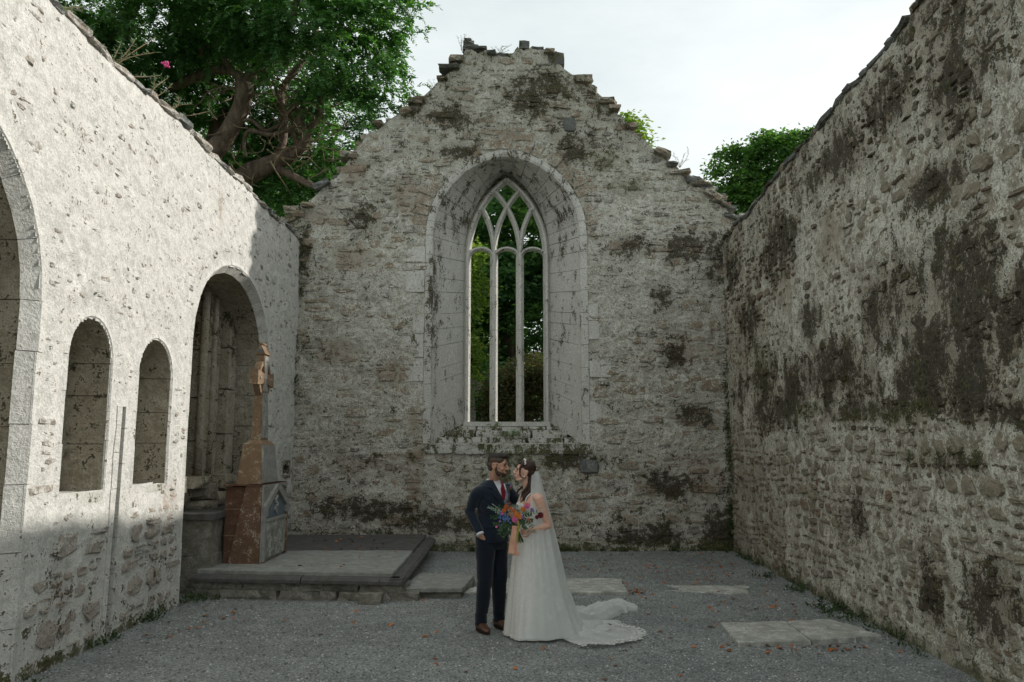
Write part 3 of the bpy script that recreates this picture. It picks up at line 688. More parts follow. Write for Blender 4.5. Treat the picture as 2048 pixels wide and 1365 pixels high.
for wall, topf, T in ((WL, top_l, TL), (WR, top_r, TR)):
    u_ = 2.4
    while u_ < 14.4:
        l_ = rg.uniform(.18, .5)*(1.0 if wall is WR else .85); d_ = -.17+rg.uniform(-.02, .03)
        for k in range(2):
            hh = rg.uniform(.04, .09); c_ = wall.w(u_+l_/2, float(topf(u_+l_/2))+.0+.0*k, d_-.4*k)
            V, F = rough((0, 0, 0), (.40, l_*1.02, hh), .11, rx=rg.uniform(-.05, .05), ry=rg.uniform(-.06, .06), rz=rg.uniform(-.12, .12), round_=.2, rng=rg)
            V = V+c_; uu = (V[:, :2]-wall.o)@wall.u/(wall.u@wall.u)
            A = attr_of(wx_left if wall is WL else wx_right, uu, V[:, 2])
            mesh('coping_stone', V, F, M_slate if rg.random() < (.35 if wall is WL else .75) else (M_sL if wall is WL else M_sR), T, smooth=False, loc=c_, attr=A)
        u_ += l_*.97

# ------------------------------------------------------------------ side wall openings
def opening(c, depth, mat_edge, mat_in, straight, arcn, back=True, edge=.12, cham=.05, wx=wx_left, stain=.25, backmat=None, name_in='jamb_stone', taper_=0.0):
    cc = arch_curve(**c); ci = arch_curve(c['uc'], c['hw']-taper_, c['v0'], c['vs'], c['rise']-taper_)
    st = [(edge, 0, -.08), (edge, 0, -.022), (0, 0, .000), (-cham, 0, -cham), (-cham-.0, .3, -depth*.5), (-cham, 1, -depth), (.12, 1, -depth), (.12, 0, -.12)]
    W_ = lambda u, v: (wx(u, v)[0]*.4+stain*fbm(u*2, v*2, 3.1), wx(u, v)[1]+.10, wx(u, v)[2]+.05, wx(u, v)[3]*.3)
    cuts = course_cuts(12, 14, straight, arcn, rg)
    for a, b_ in zip(cuts[:-1], cuts[1:]):
        nm = 'voussoir' if 12 <= (a+b_)/2 <= 12+2*14-2 else name_in
        cross_block(st[:4]+[(-cham-.012, 0, -cham-.012), (.10, 0, -.13)], a, b_, (cc, ci), WL, TL, mat_edge, nm, wxf=wx, gap=.003)
    cuts = course_cuts(12, 14, straight, arcn, rg)
    for a, b_ in zip(cuts[:-1], cuts[1:]):
        cross_block([(-cham+.004, 0, -cham-.01), (-cham+.004, .3, -depth*.5), (-cham+.004, 1, -depth-.02), (.14, 1, -depth-.02), (.14, 0, -cham-.10)], a, b_, (cc, ci), WL, TL, mat_in, 'reveal_block', wxf=W_, gap=.003, jd=.012)
    if back:
        us = np.arange(c['uc']-c['hw']-.1, c['uc']+c['hw']+.1, .04); vs_ = np.arange(max(c['v0'], -.05)-.05, c['vs']+c['rise']+.1, .04)
        U, V = np.meshgrid(us, vs_, indexing='ij'); D = -depth+(fbm(U*5, V*5, 3, 4)-.5)*.05
        mesh('niche_back', WL.w(U, V, D).reshape(-1, 3), grid_faces(len(us), len(vs_))[:, ::-1], backmat or mat_in, TL, attr=attr_of(W_, U, V))
opening(N1, .38, M_mL, M_ashd, 3, 2, edge=.10, cham=.010, stain=.42, taper_=.06)
opening(N2, .36, M_mL, M_ashd, 3, 2, edge=.10, cham=.010, stain=.40, taper_=.06)
opening(A1, .95, M_mL, M_ashd, 6, 9, edge=.16, cham=.10, stain=.55)  # back panel of this arch is unseen, added to darken the reveal
opening(A2, .80, M_mL, M_ashd, 7, 7, edge=.12, cham=.10, stain=.5)
# niche floors
for c, dp in ((N1, .38), (N2, .36)):
    p = WL.w(c['uc'], c['v0']-.055, -dp/2-.012); V, F = rough(p, (dp, c['hw']*2-.02, .12), .03, round_=.05, rng=rg); mesh('sill_stone', V, F, M_ash, TL, smooth=False, loc=p, attr=np.full((len(V), 4), .3))
# the straight vertical chase in the wall between the niches
for sg in (-1, 1):
    v = -.08
    while v < 2.2:
        h = min(rg.uniform(.25, .5), 2.23-v); q = []
        for z in (v+.003, v+h-.003):
            uc_ = 7.905+.020*(z+.1); a_, b_2 = uc_+sg*(.038+.014*(z < 1)), uc_+sg*rg.uniform(.11, .14)
            for (uu, dd) in ((a_, -.22), (a_, .004), (b_2, -.004), (b_2, -.22)): q.append(WL.w(uu, z, dd))
        V, F = loft([np.array(q[:4]), np.array(q[4:])]); mesh('chase_edge', V, F, M_mL, TL, smooth=False, loc=V.mean(0), attr=attr_of(wx_left, V[:, 1], V[:, 2])); v += h
V, F = loft([np.array([WL.w(uu, z, dd) for uu, dd in ((7.83, -.20), (8.02, -.20), (8.02, -.24), (7.83, -.24))]) for z in (-.1, 2.26)]); mesh('chase_back', V, F, M_ashd, TL, smooth=False, loc=V.mean(0), attr=np.full((len(V), 4), .5))  # back of the chase coloured dark to deepen its shade
# dark putlog hole by the corner
p = WL.w(14.22, 1.46, -.28); V, F = rough(p, (.06, .5, .3), .05, rng=rg); mesh('niche_back', V, F, M_ashd, TL, loc=p, smooth=False, attr=np.full((len(V), 4), .6))
for (uu, vv, su_, sv_) in ((14.22, 1.33, .44, .05), (14.22, 1.59, .44, .05), (14.0, 1.46, .05, .25), (14.44, 1.46, .05, .25)):
    p = WL.w(uu, vv, -.14); V, F = rough(p, (.28, su_, sv_), .03, round_=.05, rng=rg); mesh('hole_lining', V, F, M_ashd, TL, loc=p, smooth=False, attr=np.full((len(V), 4), .4))
# inside the arched recess: moulded dressed jambs of a blocked window on its back, rough sill below
for (ua, ub, d_, prj) in ((9.7, 10.62, -.66, 0), (11.62, 12.3, -.66, 0), (12.3, 12.66, -.52, 0)):
    v = 1.35
    while v < 4.2:
        h = rg.uniform(.5, .75); p = WL.w((ua+ub)/2, v+h/2, d_-.05)
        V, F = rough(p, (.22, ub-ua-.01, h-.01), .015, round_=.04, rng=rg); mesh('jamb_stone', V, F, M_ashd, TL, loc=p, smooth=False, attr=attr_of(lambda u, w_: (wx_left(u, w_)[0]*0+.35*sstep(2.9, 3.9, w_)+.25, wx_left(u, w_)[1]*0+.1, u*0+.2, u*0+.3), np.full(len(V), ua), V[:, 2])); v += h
for uu, r_ in ((11.58, .055), (11.98, .05), (10.68, .05)):
    P = [WL.w(uu, z, -.585) for z in np.linspace(1.4, 4.1, 5)]; V, F = tube(P, [r_]*5, 10, 1); mesh('roll_moulding', V, F, M_ashd, TL, loc=P[0], attr=np.full((len(V), 4), .15))
v = -.02
for k in range(16):
    uu = 10.0+rg.random()*2.5; vv = rg.uniform(.95, 1.40); p = WL.w(uu, vv, -.50+rg.uniform(-.15, .05)); V, F = rough(p, (.5, rg.uniform(.3, .7), rg.uniform(.12, .25)), .08, round_=.3, rng=rg)
    A = np.tile([.25, .1, .35, .2], (len(V), 1)); mesh('sill_stone', V, F, M_ashd, TL, smooth=False, loc=p, attr=A)

# ================================================================== GROUND
M_grav, t_, b_ = newmat('grey_gravel'); N_ = NT(t_); g_ = N_.pos(); P_ = g_.outputs['Position']
a1 = N_.noise(P_, .55, 4, .6); a2 = N_.noise(P_, 3.5, 5, .65); a3 = N_.noise(P_, 60, 3, .75); a4 = N_.noise(P_, 58, 4, .8)
vo = t_.nodes.new('ShaderNodeTexVoronoi'); vo.inputs['Scale'].default_value = 66; t_.links.new(P_, vo.inputs['Vector'])
cell = N_.ramp(vo.outputs['Color'], [(0, (.09, .097, .092)), (.35, (.18, .192, .184)), (.65, (.27, .283, .273)), (.88, (.37, .38, .365)), (1, (.52, .52, .49))])
c_ = N_.mix(N_.sm(.38, .60, N_.math('ADD', N_.math('MULTIPLY', a1, .5), N_.math('MULTIPLY', a2, .5))), N_.mix(.35, cell, (.085, .094, .09)), N_.mix(.20, cell, (.31, .335, .322)))
c_ = N_.mix(1.0, c_, N_.ramp(a4, [(.3, (.45, .45, .45)), (.7, (1.5, 1.5, 1.5))]), 'MULTIPLY')
N_.l(c_, b_.inputs['Base Color']); b_.inputs['Roughness'].default_value = .9; b_.inputs['Specular IOR Level'].default_value = .2
bp_ = t_.nodes.new('ShaderNodeBump'); bp_.inputs['Strength'].default_value = .8; bp_.inputs['Distance'].default_value = .02
N_.l(N_.math('ADD', N_.math('MULTIPLY', vo.outputs['Distance'], .5), N_.math('ADD', N_.math('MULTIPLY', a3, .8), N_.math('MULTIPLY', a2, 1.2))), bp_.inputs['Height']); N_.l(bp_.outputs[0], b_.inputs['Normal'])
def gh(x, y):
    """height of the gravel"""
    return (fbm(np.asarray(x)*.7, np.asarray(y)*.7, 3.3, 3)-.5)*.05+(fbm(np.asarray(x)*3, np.asarray(y)*3, 9.3, 3)-.5)*.018
xs = np.arange(-4.6, 4.61, .06); ys = np.arange(-6, 15.2, .06); X, Y = np.meshgrid(xs, ys, indexing='ij')
mesh('gravel_floor', np.stack([X, Y, gh(X, Y)], -1).reshape(-1, 3), grid_faces(len(xs), len(ys)), M_grav, kind='structure')
M_turf = simple_mat('turf', (.035, .06, .018), (.06, .085, .03), 4, .95)
gx = np.concatenate([-np.geomspace(600, 1, 26), np.linspace(-.9, .9, 4), np.geomspace(1, 600, 26)]); X, Y = np.meshgrid(gx, gx+20, indexing='ij')
mesh('ground', np.stack([X, Y, -.12+(fbm(X*.05, Y*.05, 1)-.5)*.3*sstep(20, 60, np.abs(X)+np.abs(Y))], -1).reshape(-1, 3), grid_faces(len(gx), len(gx)), M_turf, kind='structure')
# loose pebbles
def scatter_mesh(name, pts, sizes, protoV, protoF, mat, kind='stuff', flatz=1.0, parent=None, aligned=False, label=None):
    n = len(pts); k = len(protoV); a = NR.rand(n)*2*math.pi; ca, sa = np.cos(a), np.sin(a)
    sx = sizes*(.7+.6*NR.rand(n)); sy = sizes*(.7+.6*NR.rand(n)); V = np.zeros((n, k, 3))
    px = protoV[None, :, 0]*sx[:, None]; py = protoV[None, :, 1]*sy[:, None]
    V[..., 0] = px*ca[:, None]-py*sa[:, None]; V[..., 1] = px*sa[:, None]+py*ca[:, None]; V[..., 2] = protoV[None, :, 2]*sizes[:, None]*flatz
    tl = (NR.rand(n, 2)-.5)*.8; V[..., 2] += V[..., 0]*tl[:, :1]+V[..., 1]*tl[:, 1:]
    V += pts[:, None]; F = (protoF[None]+np.arange(n)[:, None, None]*k).reshape(-1, protoF.shape[1])
    return mesh(name, V.reshape(-1, 3), F, mat, parent, smooth=False, kind=kind)
OCT = np.array([(1, 0, 0), (0, 1, 0), (-1, 0, 0), (0, -1, 0), (0, 0, .8), (0, 0, -.8)], float); OCF = np.array([(0, 1, 4), (1, 2, 4), (2, 3, 4), (3, 0, 4), (1, 0, 5), (2, 1, 5), (3, 2, 5), (0, 3, 5)])
n = 16000; px_ = NR.uniform(-3.9, 3.7, n); py_ = 5.6+NR.rand(n)**1.5*8.8
M_peb = stone_mat('pebble', ((.12, .13, .13), (.2, .21, .21)), [(.14, .15, .145), (.24, .25, .24), (.36, .37, .35), (.09, .095, .09), (.5, .5, .47)], lime=(.3, .3, .3), lichen=.1, weather=False, bump=.1)
scatter_mesh('gravel', np.stack([px_, py_, gh(px_, py_)+.002], 1), NR.uniform(.005, .013, n), OCT, OCF, M_peb)
# fallen leaves
LF = np.array([(-1, 0, 0), (-.3, .55, .18), (.5, .4, .1), (1, 0, .02), (.5, -.4, .12), (-.3, -.55, .2)], float); LFF = np.array([(0, 3, 2, 1), (0, 5, 4, 3)])
M_dead = simple_mat('dead_leaf', (.34, .12, .035), (.22, .075, .03), 60, .7, island=(.5, 1.5))
lp = []
for (cx_, cy_, rx_, ry_, n) in [(-1.15, 10.9, .28, .25, 90), (2.5, 12.5, 1.3, 1.4, 90), (1.55, 10.4, .12, .25, 22), (2.7, 7.62, .55, .10, 34), (1.2, 12.6, 1.2, 1.0, 40), (3.0, 9.6, .6, 1.0, 40), (-3.4, 9.0, .4, .9, 22), (-2.5, 9.3, 1.5, .8, 10), (1.2, 7.3, 2.2, .9, 16), (-3.6, 7.6, .25, .7, 12), (0, 9.5, 2.5, 2, 26), (3.4, 13.3, .4, .8, 26)]:
    for i in range(n):
        x_, y_ = cx_+rx_*NR.randn()*.7, cy_+ry_*NR.randn()*.7
        if abs(x_) < 3.6 and not (-4 < x_ < -1.38 and y_ > 9.6) and y_ < 14.3: lp.append((x_, y_, float(gh(x_, y_))+.008))
for i in range(40): lp.append((NR.uniform(-3.3, -1.5), NR.uniform(10.3, 14), .325))
lp = np.array(lp); scatter_mesh('fallen_leaves', lp, NR.uniform(.020, .042, len(lp)), LF, LFF, M_dead, flatz=1.0)
o = scatter_mesh('fallen_leaf', np.array([(.98, 8.22, .075)]), np.array([.045]), LF, LFF, M_dead, kind=None); o['_w'] = (.98, 8.22, .07); tag(o, 'single orange dead leaf lying on the lace train of the dress', 'leaf')

# ================================================================== TOMB PLATFORM
M_base = stone_mat('tomb_base_rubble', ((.13, .125, .10), (.25, .24, .20)), lime=(.27, .27, .245), lichen=.45, grain=.7, pit=.7, weather=False)
M_dark = stone_mat('dark_wet_slab', ((.065, .062, .058), (.10, .098, .092)), lime=(.17, .17, .16), lichen=.15, grain=.3, pit=.3, bump=.25, weather=False)
T = thing('tomb_platform', 'low stone tomb platform with two big ledger slabs carrying the stone cross', 'tomb', (-2.7, 11.9, 0))
def quad_slab(name, P4, z0, z1, mat, parent, jit=.0, overhang=0, bev=.012, sub=14):
    """slab with four free corners, thickness z0..z1, rounded and slightly uneven edge"""
    P4 = np.array(P4, float); c = P4.mean(0); out = []
    for i in range(4):
        a, b = P4[i], P4[(i+1) % 4]
        for k in range(sub): out.append(a+(b-a)*k/sub)
    out = np.array(out); n = len(out); out += (np.stack([vn(np.arange(n)*.9, c[0]*7+3), vn(np.arange(n)*.9, c[1]*5+9)], 1)-.5)*jit
    dirs = out-c; dirs /= np.linalg.norm(dirs, axis=1)[:, None]
    rs = []
    for (e, z) in ((.0, z0), (.0, z1-bev), (bev*.8, z1), (.25, z1+.002), (.6, z1)):
        q = out-dirs*min(e, 10) if e < .1 else c+(out-c)*(1-e)
        rs.append(np.concatenate([q, np.full((n, 1), z)+(vn(q[:, 0]*6, q[:, 1]*6)[:, None]-.5)*.012*(e > .001)], 1))
    V, F = loft(rs); return mesh(name, V, F, mat, parent, loc=V.mean(0), smooth=False)
# rubble base as blocks
def row(p0, p1, z0, z1, dep, mat, parent, name='base_stone', lmin=.28, lmax=.6, jit=.08):
    p0, p1 = np.array(p0, float), np.array(p1, float); Ln = np.linalg.norm(p1-p0); d = (p1-p0)/Ln; a = math.atan2(d[1], d[0]); nn = np.array([-d[1], d[0]]); s = 0
    while s < Ln-.03:
        l_ = min(R.uniform(lmin, lmax), Ln-s); l_ = Ln-s if Ln-s-l_ < .15 else l_
        c = p0+d*(s+l_/2)+nn*dep/2
        V, F = rough((c[0], c[1], (z0+z1)/2), (l_*1.02, dep+R.uniform(-.03, .03), (z1-z0)*1.02), jit, rz=a, round_=.14, rng=R)
        mesh(name, V, F, mat, parent, smooth=False, loc=V.mean(0)); s += l_
row((-4.0, 10.07), (-1.12, 9.78), -.04, .11, .35, M_base, T, jit=.13, lmin=.2, lmax=.7); row((-3.98, 10.10), (-1.30, 9.83), .10, .205, .35, M_base, T, jit=.12, lmin=.2)
row((-1.42, 10.0), (-1.46, 14.2), -.04, .10, .35, M_base, T); row((-1.46, 10.0), (-1.50, 14.2), .09, .215, .3, M_base, T)
V, F = prism([(-4.1, 10.5), (-1.55, 10.2), (-1.6, 14.45), (-4.1, 14.45)], (0, 0, 0), (1, 0, 0), (0, 1, 0), (0, 0, 1), .0, .215); mesh('core_fill', V, F, M_base, T)
# moulded border kerb pieces
def kerb(p0, p1, parent):
    p0, p1 = np.array([*p0, .205]), np.array([*p1, .205]); d = (p1-p0)/np.linalg.norm(p1-p0); nn = np.array([-d[1], d[0], 0])
    V, F = prism([(-.02, 0), (-.02, .035), (.02, .07), (.05, .072), (.16, .072), (.16, 0)], p0, nn, (0, 0, 1), d, .004, np.linalg.norm(p1-p0)-.004)
    mesh('border_kerb', V, F, M_dark, parent, loc=p0, smooth=False)
kerb((-3.96, 10.06), (-2.55, 9.90), T); kerb((-2.54, 9.90), (-1.58, 9.80), T); kerb((-1.58, 9.80), (-1.30, 9.77), T)
kerb((-1.30, 9.77), (-1.31, 11.4), T); kerb((-1.31, 11.41), (-1.33, 13.0), T); kerb((-1.33, 13.01), (-1.35, 14.25), T)
quad_slab('ledger_slab', [(-3.92, 10.20), (-1.44, 9.91), (-1.46, 12.06), (-3.92, 12.06)], .262, .325, M_slab, T, .02)
quad_slab('ledger_slab', [(-3.92, 12.10), (-1.47, 12.09), (-1.50, 14.32), (-3.92, 14.32)], .258, .318, M_dark, T, .02)
T = thing('step_slab', 'small grey slab step on rough stones between tomb platform and the groom', 'slab', (-.98, 10.5, 0))
quad_slab('slab', [(-1.40, 9.98), (-.60, 9.98), (-.50, 11.05), (-1.25, 11.15)], .085, .135, M_slab, T, .04)
row((-1.15, 10.04), (-.62, 10.02), -.04, .085, .3, M_base, T); row((-.60, 10.1), (-.50, 11.0), -.04, .085, .25, M_base, T)
V, F = rough((-1.66, 9.70, .05), (.30, .20, .17), .14, rng=R); tag(mesh('fallen_stone', V, F, M_base, None, smooth=False, loc=V.mean(0)), 'rough mossy lump of stone against the front of the tomb platform', 'stone')
T1 = quad_slab('floor_slab', [(-.62, 10.22), (1.46, 10.29), (1.50, 11.33), (-.30, 11.33)], -.03, .04, M_slabp, None, .05); tag(T1, 'long pale grave slab in the gravel directly behind the couple', 'slab')
T2 = quad_slab('floor_slab', [(1.95, 10.5), (2.95, 10.33), (3.15, 10.9), (2.05, 10.98)], -.03, .008, M_slabp, None, .12); tag(T2, 'worn pale slab almost sunk into gravel behind the dress train', 'slab')
T3 = quad_slab('floor_slab', [(2.08, 7.66), (2.78, 7.72), (2.82, 8.52), (2.14, 8.50)], -.02, .045, M_slabp, None, .02); tag(T3, 'smooth near half of the cracked slab in right gravel, outer piece', 'slab')
T4 = quad_slab('floor_slab', [(2.80, 7.72), (3.52, 7.90), (3.34, 8.62), (2.84, 8.52)], -.02, .052, M_slabp, None, .05); tag(T4, 'flaking half of the cracked slab touching the right wall side', 'slab')
# rubble bench in the arched recess
T = thing('stone_ledge', 'rough stone ledge built inside the arched recess behind the cross', 'ledge', (-4.2, 11.4, 0))
row((-3.80, 10.30), (-3.84, 12.8), -.03, .48, .5, M_base, T, lmin=.4, lmax=.8); row((-3.80, 10.31), (-3.84, 12.8), .47, .93, .5, M_base, T, lmin=.4, lmax=.8)
row((-4.62, 10.27), (-4.22, 10.27), -.03, .50, .5, M_base, T, lmin=.3, lmax=.5); row((-4.62, 10.27), (-4.22, 10.28), .49, .93, .5, M_base, T, lmin=.3, lmax=.5)
quad_slab('ledge_top', [(-4.62, 10.26), (-3.76, 10.26), (-3.80, 12.8), (-4.62, 12.8)], .92, 1.0, M_dark, T, .04)

# ------------------------------------------------------------------ celtic cross monument
M_red = stone_mat('red_sandstone', ((.115, .068, .045), (.18, .105, .065)), lime=(.38, .36, .29), lichen=.45, grain=.7, pit=.6, bump=.25, weather=False)
M_redd = stone_mat('red_sandstone_dark', ((.085, .045, .030), (.13, .07, .045)), lime=(.33, .31, .24), lichen=.25, grain=.4, pit=.35, bump=.25, weather=False)
M_org = stone_mat('ochre_sandstone', ((.17, .115, .07), (.24, .165, .105)), lime=(.42, .40, .32), lichen=.35, grain=.6, pit=.45, bump=.2, weather=False)
M_gry = stone_mat('grey_carved_stone', ((.20, .20, .185), (.29, .285, .26)), lime=(.36, .37, .35), lichen=.2, grain=.4, pit=.3, bump=.25, weather=False)
M_blue = stone_mat('blue_grey_panel', ((.085, .115, .145), (.14, .17, .19)), lime=(.22, .24, .24), lichen=.2, grain=.35, pit=.25, bump=.2, weather=False)
M_ins = stone_mat('worn_inscription_panel', ((.17, .17, .15), (.30, .30, .27)), lime=(.42, .42, .38), lichen=.7, grain=.9, pit=.9, bump=.6, weather=False)
MX, MY = -3.32, 11.22; ZB = .322
T = thing('celtic_cross_monument', 'tall reddish sandstone Celtic cross on a heavy pedestal by the arched recess', 'monument', (-3.5, MY, ZB))
ex, ey, ez = np.array([1., 0, 0]), np.array([0, 1., 0]), np.array([0, 0, 1.])
# pedestal: front block whose sides batter outwards behind, seen from the side as a sloping edge
V, F = prism([(-.40, 0), (0, 0), (0, 1.02), (-.20, 1.02)], (MX+.02, MY, ZB), ex, ez, ey, -.56, .56); ped = mesh('pedestal', V, F, M_red, T, loc=(MX-.15, MY, ZB), smooth=False)
V, F = prism([(-.46, 0), (-.20, 0), (-.20, .985), (-.46, .985)], (MX, MY, ZB), ex, ez, ey, -.52, .52); mesh('pedestal_rear', V, F, M_redd, T, loc=(MX-.33, MY, ZB), smooth=False)
for zz in (.36, .70):
    V, F = prism([(-.005, -.006), (.47, -.006), (.47, .006), (-.005, .006)], (MX-.466, MY-.5235, ZB+zz), ex, ez, ey, 0, .004); mesh('joint', V, F, M_org, ped, loc=V.mean(0), smooth=False)
fx = MX+.024
def pf(name, poly, d0, d1, mat, par=ped):
    V, F = prism(poly, (fx, MY, ZB), ey, ez, ex, d0, d1); return mesh(name, V, F, mat, par, loc=V.mean(0), smooth=False)
pf('front_panel', [(-.545, .01), (.545, .01), (.545, 1.01), (-.545, 1.01)], 0, .02, M_gry)
pf('blue_panel', [(-.44, .56), (.44, .56), (.44, .72), (0, .97), (-.44, .72)], .021, .026, M_blue)
pf('gable_moulding', [(-.53, .60), (-.44, .60), (-.44, .70), (.0, .93), (.0, 1.0), (-.03, 1.0), (-.53, .745)], .02, .065, M_gry)
pf('gable_moulding', [(.53, .60), (.44, .60), (.44, .70), (.0, .93), (.0, 1.0), (.03, 1.0), (.53, .745)], .02, .066, M_gry)
pf('side_strip', [(-.53, .02), (-.47, .02), (-.47, .60), (-.53, .60)], .02, .055, M_gry); pf('side_strip', [(.47, .02), (.53, .02), (.53, .60), (.47, .60)], .02, .055, M_red)
pf('string_course', [(-.47, .525), (.47, .525), (.47, .56), (-.47, .56)], .02, .06, M_gry)
pf('inscription_panel', [(-.45, .05), (.45, .05), (.45, .52), (-.45, .52)], .02, .048, M_ins)
pf('triangle_carving', [(-.48, .93), (-.30, .985), (-.48, .985)], .02, .045, M_ins); pf('triangle_carving', [(.48, .93), (.30, .985), (.48, .985)], .02, .045, M_ins)
b = MB()
for i in range(16):
    a = i*.8; V, F = ell((fx+.035, MY+.06*math.cos(a)*(1-abs(i-8)/14), ZB+.615+.235*i/16), (.02, .034, .026), nu=8, nv=5); b.add(V, F)
b.build('carved_relief', M_ins, ped)
V, F = prism([(-.48, 0), (.03, 0), (.03, .02), (-.48, .02)], (MX, MY, ZB+1.0), ex, ez, ey, -.575, .575); mesh('pedestal_cap', V, F, M_redd, T, loc=V.mean(0), smooth=False)
# plinth: truncated pyramid
def frus(z0, z1, a0, b0, a1, b1, cx_, mat, name, bev=.0, k=8):
    r = [np.array([(cx_-a, MY-b_, z), (cx_+a, MY-b_, z), (cx_+a, MY+b_, z), (cx_-a, MY+b_, z)]) for a, b_, z in ((a0, b0, z0), (a1, b1, z1))]
    V, F = loft(r); return mesh(name, V, F, mat, T, loc=(cx_, MY, z0), smooth=False)
zp = ZB+1.02
cxp = MX-.21
pl_ = frus(zp, zp+.53, .168, .385, .125, .30, cxp, M_org, 'plinth')
V, F = loft([np.array([(cxp+.169, MY-.365, zp+.01), (cxp+.175, MY-.365, zp+.01), (cxp+.175, MY+.365, zp+.01), (cxp+.169, MY+.365, zp+.01)]), np.array([(cxp+.127, MY-.285, zp+.52), (cxp+.133, MY-.285, zp+.52), (cxp+.133, MY+.285, zp+.52), (cxp+.127, MY+.285, zp+.52)])])
mesh('front_face', V, F, M_gry, pl_, loc=(cxp, MY, zp), smooth=False)
frus(zp+.53, zp+.585, .125, .30, .078, .205, cxp, M_org, 'plinth_top')
zs = zp+.585; hx = .058; SH = 1.02        # shaft
frus(zs, zs+SH*.68, .068, .17, .052, .125, cxp, M_org, 'shaft')
V, F = loft([np.array([(cxp+.0685, MY-.15, zs+.03), (cxp+.074, MY-.15, zs+.03), (cxp+.074, MY+.15, zs+.03), (cxp+.0685, MY+.15, zs+.03)]), np.array([(cxp+.053, MY-.11, zs+.66), (cxp+.0585, MY-.11, zs+.66), (cxp+.0585, MY+.11, zs+.66), (cxp+.053, MY+.11, zs+.66)])])
mesh('carved_front', V, F, M_gry, T, loc=(cxp, MY, zs), smooth=False)
zc = zs+.86                                 # centre of the wheel
b = MB()
for sgn in (-1, 1):
    for (y0_, y1_, h0, h1) in ((0, .17, .065, .075), (.16, .36, .085, .10)):
        V, F = prism([(sgn*y0_, -h0), (sgn*y1_, -h1), (sgn*y1_, h1), (sgn*y0_, h0)], (cxp, MY, zc), ey, ez, ex, -.055, .055+(.003 if y0_ else 0)); b.add(V, F)
b.build('cross_arms', M_org, T, smooth=False)
V, F = prism([(-.125, -.20), (.125, -.20), (.075, -.06), (.075, .1), (.105, .20), (.105, .34), (-.105, .34), (-.105, .20), (-.075, .1), (-.075, -.06)], (cxp, MY, zc), ey, ez, ex, -.052, .052); mesh('cross_head', V, F, M_org, T, loc=V.mean(0), smooth=False)
V, F = prism([(-.10, -.18), (.10, -.18), (.055, -.06), (.055, .1), (.085, .20), (.085, .32), (-.085, .32), (-.085, .20), (-.055, .1), (-.055, -.06)], (cxp, MY, zc), ey, ez, ex, .053, .060); mesh('carved_front', V, F, M_gry, T, loc=V.mean(0), smooth=False)
a = np.linspace(0, 2*math.pi, 40, endpoint=False); ro, ri = .265, .205
rings = [np.stack([np.full(40, cxp+d), MY+r*np.cos(a), zc+r*np.sin(a)], 1) for r, d in ((ri, -.045), (ro, -.045), (ro, .045), (ri, .045))]
V = np.concatenate(rings); i = np.arange(4)[:, None]; j = np.arange(40)[None]; F = np.stack([i*40+j, i*40+(j+1) % 40, ((i+1) % 4)*40+(j+1) % 40, ((i+1) % 4)*40+j], -1).reshape(-1, 4)
mesh('wheel_ring', V, F, M_org, T, loc=(cxp, MY, zc), smooth=False)
b = MB()
for k in range(5): V, F = ell((cxp+.062, MY+(0, -.25, .25, 0, 0)[k], zc+(0, 0, 0, .25, -.3)[k]), (.010, .022, .022), nu=10, nv=5); b.add(V, F)
for k in range(14): V, F = ell((cxp+.066-.0009*k, MY+.06*math.sin(k*1.3), zs+.08+k*.042), (.012, .035, .022), nu=8, nv=4); b.add(V, F)
b.build('knotwork_relief', M_ins, T)['kind'] = 'stuff'
V, F = prism([(-.075, 0), (.075, 0), (0, .15)], (cxp, MY-.13, zc+.34), ex, ez, ey, 0, .26); cap_ = mesh('roof_cap', V, F, M_org, T, loc=V.mean(0), smooth=False)
V, F = tube([(cxp, MY-.13, zc+.49), (cxp, MY+.13, zc+.49)], [.022, .022], 8, 1); mesh('ridge_roll', V, F, M_red, cap_, loc=V.mean(0))
V, F = prism([(-.04, .02), (.04, .02), (0, .10)], (cxp, MY-.135, zc+.34), ex, ez, ey, 0, .005); mesh('gable_inset', V, F, M_blue, cap_, loc=V.mean(0), smooth=False)
# the small grey wheel cross beyond the window
T = thing('gravestone', 'small grey wheel-headed gravestone cross standing outside behind window left corner', 'gravestone', (-1.55, 24.2, 1.4))
# it stands on the bank outside
V, F = box((-1.22, 24.2, 2.3), (.55, .25, .35), taper=.85, bev=.02); mesh('base', V, F, M_gry, T, loc=V.mean(0), smooth=False)
V, F = prism([(-.13, 0), (.13, 0), (.08, .75), (.09, 1.0), (.30, .98), (.30, 1.16), (.09, 1.15), (.10, 1.42), (-.10, 1.42), (-.09, 1.15), (-.30, 1.16), (-.30, .98), (-.09, 1.0), (-.08, .75)], (-1.22, 24.2, 2.6), ex, ez, ey, -.07, .07); mesh('cross', V, F, M_gry, T, loc=V.mean(0), smooth=False)
a = np.linspace(0, 2*math.pi, 28, endpoint=False)
rings = [np.stack([-1.22+r*np.cos(a), np.full(28, 24.2+d), 3.67+r*np.sin(a)], 1) for r, d in ((.20, -.05), (.27, -.05), (.27, .05), (.20, .05))]
V = np.concatenate(rings); i = np.arange(4)[:, None]; j = np.arange(28)[None]; F = np.stack([i*28+j, i*28+(j+1) % 28, ((i+1) % 4)*28+(j+1) % 28, ((i+1) % 4)*28+j], -1).reshape(-1, 4); mesh('wheel', V, F, M_gry, T, loc=V.mean(0), smooth=False)
xs_ = np.linspace(-14, 14, 40); ys_ = np.linspace(18, 60, 30); X, Y = np.meshgrid(xs_, ys_, indexing='ij')
mesh('grass_bank', np.stack([X, Y, -.12+2.5*sstep(18, 23.5, Y)+(fbm(X*.4, Y*.4, 2)-.5)*.3], -1).reshape(-1, 3), grid_faces(40, 30), M_turf, kind='structure')

